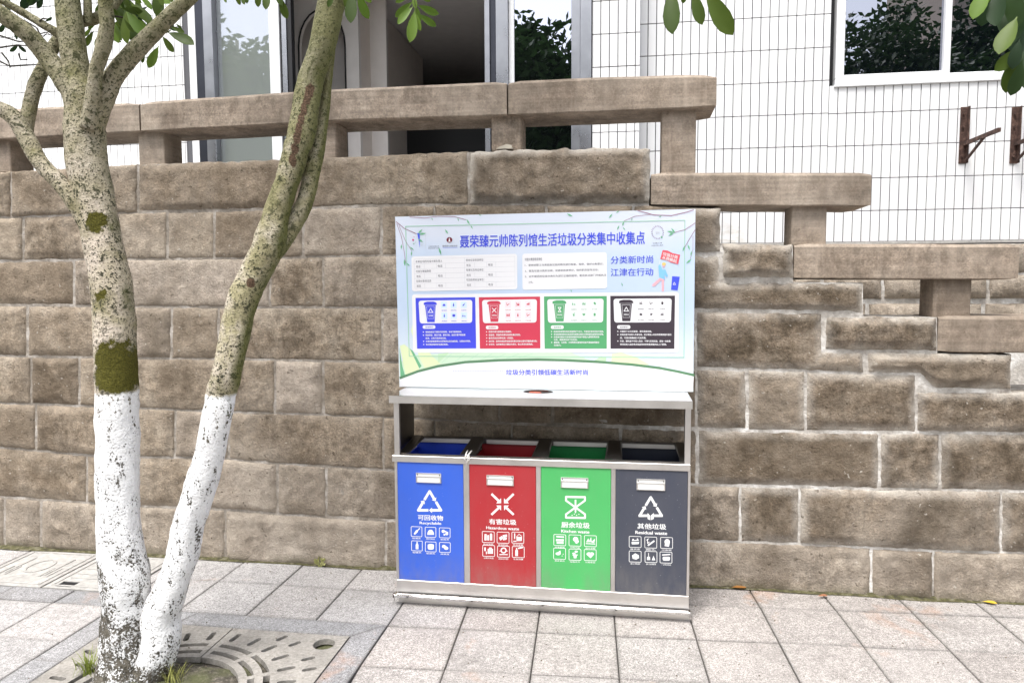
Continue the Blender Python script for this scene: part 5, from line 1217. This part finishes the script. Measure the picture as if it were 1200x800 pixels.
for a in ((392, -8, 384, 8), (408, -12, 405, 9), (414, -12, 410, 25), (424, -14, 426, 2), (418, -10, 431, 22), (420, -18, 434, 3)): leaf(*a, 3.1, random.choice('gy'), tilt=.3)
ck = (486, 12)
for a in ((484, 2, 463, 20), (484, 8, 466, 27), (486, 12, 481, 48), (489, 16, 511, 31), (489, 6, 513, 17), (486, 4, 492, 27), (484, -8, 487, 10), (480, -6, 464, 3), (490, -6, 504, 2), (487, 14, 492, 36)): leaf(*a, 3.0, 'y', tilt=random.uniform(-.5, .5), wid=.9)
MB().tube([Dp(484, -40, 3.0), Dp(485, -10, 3.0), Dp(487, 16, 3.0)], .003, 5).build('twig', LEAF, tree)
for a in ((787, -16, 787, 37), (812, -12, 822, 28), (826, -14, 857, 40), (806, -22, 800, 4)): leaf(*a, 1.9, 'g', tilt=.15, wid=.95)
MB().tube([Dp(800, -45, 1.95), Dp(808, -20, 1.92), Dp(816, -10, 1.9)], .003, 5).build('twig', LEAF, tree)
# cluster behind the forks of the left stem
for a in ((133, 3, 150, 28), (140, 0, 152, 44), (146, 6, 160, 50), (150, 8, 146, 50), (152, 2, 172, 24), (158, 4, 178, 28), (163, -6, 178, 10), (168, -4, 200, 2), (180, -8, 186, 20), (176, -14, 192, 6), (142, 30, 137, 40), (134, 26, 141, 47), (130, 34, 139, 50), (136, 12, 128, 32), (110, 36, 100, 54), (108, 30, 98, 44), (112, 28, 103, 34), (117, 38, 112, 54), (190, 42, 203, 61), (196, 38, 226, 50), (186, 54, 174, 79), (170, 64, 166, 74), (200, 32, 216, 38), (206, 28, 213, 34), (206, 6, 196, -6), (130, 46, 142, 49), (16, 36, 3, 28), (16, 36, 20, 46), (20, 52, 30, 61), (22, 52, 12, 61), (6, 26, 0, 38), (52, 26, 61, 21), (142, 10, 166, 14), (128, 6, 138, 18), (148, 14, 168, 40), (138, -4, 150, 14), (145, 22, 156, 38), (150, -10, 165, 4), (155, 14, 163, 34), (120, 14, 132, 26), (160, 22, 171, 32)):
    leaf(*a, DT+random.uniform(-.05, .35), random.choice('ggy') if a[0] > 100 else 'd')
MB().tube([Dp(112, 22, DT+.1), Dp(132, 19, DT+.12), Dp(146, 21, DT+.15)], [.009, .005, .004], 5).build('twig', flat('twig_brown', (.06, .045, .03), .9), tree)
MB().tube([Dp(176, 44, DT-.05), Dp(190, 40, DT), Dp(200, 36, DT)], [.006, .004, .003], 5).build('twig', LEAF, tree)
rl = random.Random(4)
for k in range(26):
    x, y = rl.uniform(130, 190), rl.uniform(-14, 22); a = rl.uniform(25, 150); L = rl.uniform(20, 36)
    leaf(x, y, x+L*math.cos(R(a)), y+L*math.sin(R(a)), DT+rl.uniform(.1, .6), rl.choice('ggd'), wid=rl.uniform(.75, 1.05), tilt=rl.uniform(-.8, .8))
for k in range(9):
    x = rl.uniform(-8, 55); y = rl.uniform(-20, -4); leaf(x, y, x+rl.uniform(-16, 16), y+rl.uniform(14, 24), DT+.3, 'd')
# crown above the picture
def crown(cx, cy, cz, rx, ry, rz, n, size, parent, name, mat, cull=True, seed=0):
    rnd = random.Random(seed); m = MB(); cl = [(rnd.gauss(0, .48), rnd.gauss(0, .48), rnd.gauss(0, .45), rnd.uniform(.16, .34)) for _ in range(46)]
    for _ in range(n):
        c = rnd.choice(cl); v = Vector((rnd.gauss(0, 1), rnd.gauss(0, 1), rnd.gauss(0, 1))).normalized()*c[3]*rnd.uniform(.5, 1)
        p = Vector((cx+rx*(c[0]+v.x), cy+ry*(c[1]+v.y), cz+rz*(c[2]+v.z)))
        if cull:
            x, y = proj(p)
            if p.z < 3.0 or (-40 < x < 1240 and y > -25 and (p-CAM).dot(FW) > 0): continue
        d = Vector((rnd.gauss(0, 1), rnd.gauss(0, 1), rnd.gauss(-.4, .6))).normalized(); s_ = d.orthogonal().normalized(); s_ = Matrix.Rotation(rnd.uniform(0, 6.28), 3, d) @ s_; L = size*rnd.uniform(.7, 1.2)
        a = p; m.add([a, a+d*L*.5+s_*L*.19, a+d*L, a+d*L*.5-s_*L*.19], [(0, 1, 2, 3)])
    o = m.build(name, mat, parent); o['kind'] = 'stuff'; return o
crown(-1.9, -1.3, 6.1, 1.6, 1.4, .7, 2600, .15, tree, 'crown', LEAF, True, 3)
# second tree, its crown hangs in at the upper right
tr2 = thing('broadleaf_tree', 'dark glossy broadleaf tree whose leaves hang into the upper right corner', 'tree', (5.0, -1.5, 0))
MB().tube([(5.0, -1.5, -.03), (4.98, -1.5, .8), (5.02, -1.45, 1.8), (4.9, -1.4, 2.7), (4.6, -1.35, 3.6), (4.3, -1.3, 5.2)], [.13, .1, .095, .085, .07, .03], 14).build('trunk', BARK1, tr2, smooth=True)
MB().tube([(4.9, -1.4, 2.7), (3.6, -1.5, 3.3), Dp(1260, -40, 3.0), Dp(1215, -50, 2.9), Dp(1180, -48, 2.8)], [.06, .05, .03, .016, .006], 8).build('branch', BARK1, tr2, smooth=True)
MB().tube([Dp(1215, -30, 2.9), Dp(1196, 10, 2.75), Dp(1192, 60, 2.7)], [.01, .006, .003], 6).build('twig', LEAFD, tr2)
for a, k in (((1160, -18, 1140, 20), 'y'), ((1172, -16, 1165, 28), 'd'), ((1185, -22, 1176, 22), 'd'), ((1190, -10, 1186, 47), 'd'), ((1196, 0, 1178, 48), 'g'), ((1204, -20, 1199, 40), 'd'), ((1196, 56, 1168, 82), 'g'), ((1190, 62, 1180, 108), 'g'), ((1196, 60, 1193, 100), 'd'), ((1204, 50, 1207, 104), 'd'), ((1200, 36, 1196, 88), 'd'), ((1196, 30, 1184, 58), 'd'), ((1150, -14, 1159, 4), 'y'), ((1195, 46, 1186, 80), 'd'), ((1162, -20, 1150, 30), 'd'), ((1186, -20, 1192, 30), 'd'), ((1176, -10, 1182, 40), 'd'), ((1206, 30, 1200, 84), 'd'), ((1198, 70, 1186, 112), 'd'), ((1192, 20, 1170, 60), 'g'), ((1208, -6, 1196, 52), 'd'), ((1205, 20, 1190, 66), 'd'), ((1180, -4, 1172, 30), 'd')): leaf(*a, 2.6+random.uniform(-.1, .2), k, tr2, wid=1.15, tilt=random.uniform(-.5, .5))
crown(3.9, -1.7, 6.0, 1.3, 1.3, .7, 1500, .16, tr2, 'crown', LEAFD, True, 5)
# trees and a house across the street: seen in the window glass
def far_tree(x, y, h, r, seed, label, N_=42000, LS=.22, mat=None):
    t = thing('street_tree', label, 'tree', (x, y, 0), 'trees across the street mirrored in the glass')
    MB().tube([(x, y, -.05), (x+.1, y, h*.35), (x-.05, y+.1, h*.6), (x, y, h*.9)], [.2, .15, .1, .04], 10).build('trunk', BARK1, t, smooth=True)
    rnd = random.Random(seed); m = MB(); cz = h*.60
    cl = []
    for _ in range(150):
        v = Vector((rnd.gauss(0, 1), rnd.gauss(0, 1), rnd.gauss(0, 1))).normalized()*rnd.uniform(.1, .9)**.7; cl.append((v, rnd.uniform(.14, .26)))
    for _ in range(N_):
        v, q = rnd.choice(cl); u = Vector((rnd.gauss(0, 1), rnd.gauss(0, 1), rnd.gauss(0, 1))).normalized()*q*rnd.uniform(.4, 1)
        p = Vector((x+r*(v.x+u.x), y+r*(v.y+u.y), cz+h*.40*(v.z+u.z))); d = Vector((rnd.gauss(0, 1), rnd.gauss(0, 1), rnd.gauss(-.3, .6))).normalized(); s_ = d.orthogonal().normalized(); L = LS*rnd.uniform(.6, 1.2)
        m.add([p, p+d*L*.5+s_*L*.22, p+d*L, p+d*L*.5-s_*L*.22], [(0, 1, 2, 3)])
    o = m.build('crown', mat or LEAFD, t); o['kind'] = 'stuff'
far_tree(-1.9, -9.0, 7.3, 1.9, 1, 'round crowned tree across the street mirrored in the door glass', 20000, .26)
far_tree(-9.0, -9.5, 8.3, 3.0, 2, 'tree across the street mirrored in the pale door glass at the left', 16000, .26, LEAF)
far_tree(4.9, -8.5, 6.9, 3.2, 3, 'dense dark tree across the street mirrored in the left window pane', 70000, .16)
far_tree(8.4, -9.5, 8.0, 2.9, 4, 'taller dark tree across the street mirrored in the right window pane')
hs_ = thing('apartment_house', 'beige apartment house across the street mirrored in the right window pane', 'building', (11, -18, 0))
MB().box(9.7, 17.5, -23, -17, -.05, 16).build('wall', flat('beige_render', (.42, .36, .30), .9, wear=.1), hs_)
for zz in range(5):
    for xx in range(4): box('window', 10.4+1.8*xx, 11.4+1.8*xx, -17.0, -16.93, 1.2+3*zz, 2.7+3*zz, ALU_D, hs_, .01)

# ================================================================== LITTER
def fallen(px, py, ang, L, mat, label, gold=None):
    q = G(px, py, .003); me = blade(); me.materials.append(mat)
    o = bpy.data.objects.new('fallen_leaf', me); COL.objects.link(o); o.location = (q.x, q.y, .012); o.rotation_euler = (.12, .2, ang); o.scale = (L, L, L); tag(o, label, 'leaf', 'dry leaves fallen on the pavement')
fallen(857, 689.5, -1.5, .085, DRY, 'orange dry leaf lying against the wall foot right of the bins')
fallen(958, 700, -1.3, .06, flat('leaf_brown', (.28, .12, .06), .7), 'brown curled leaf lying by the wall foot')
fallen(1151, 706, -1.9, .07, flat('leaf_yellow', (.55, .36, .03), .6), 'yellow leaf lying by the wall foot at the far right')
m = MB(); q = G(375, 664, 0)
for k in range(16):
    a = random.uniform(0, 6.28); L = random.uniform(.02, .06); b = q+Vector((.03*math.cos(a), .02*math.sin(a), L)); m.tube([q+Vector((random.uniform(-.015, .015), 0, 0)), b], .0012, 4)
    u = Vector((random.uniform(-1, 1), random.uniform(-1, 0), random.uniform(0, 1))).normalized()*.009; v_ = u.orthogonal().normalized()*.008; m.add([b-u-v_, b+u-v_, b+u+v_, b-u+v_], [(0, 1, 2, 3)])
tag(m.build('weed', flat('weed_pale', (.40, .40, .16), .8)), 'small pale weed growing at the wall foot left of the bins', 'plant')
m = MB(); rl = random.Random(8)
for k in range(330):
    x = rl.uniform(-2.9, 2.4); y = -.03-abs(rl.gauss(0, .05)) if k < 110 else rl.uniform(-1.5, -.1); r_ = rl.uniform(.002, .007); a = rl.uniform(0, 6)
    if -1.28 < x < .38 and y > -.53: continue
    m.add([(x+r_*math.cos(a+q_), y+r_*.7*math.sin(a+q_), .004) for q_ in (0, 2.1, 4.2)]+[(x, y, .004+r_*.8)], [(0, 1, 3), (1, 2, 3), (2, 0, 3)])
tag(m.build('grit', flat('grit', (.13, .10, .07), .9, wear=.3)), 'scattered brown grit and crumbs along the foot of the wall', 'grit', kind='stuff')
for o in list(bpy.data.objects):
    if '_w' in o: del o['_w']
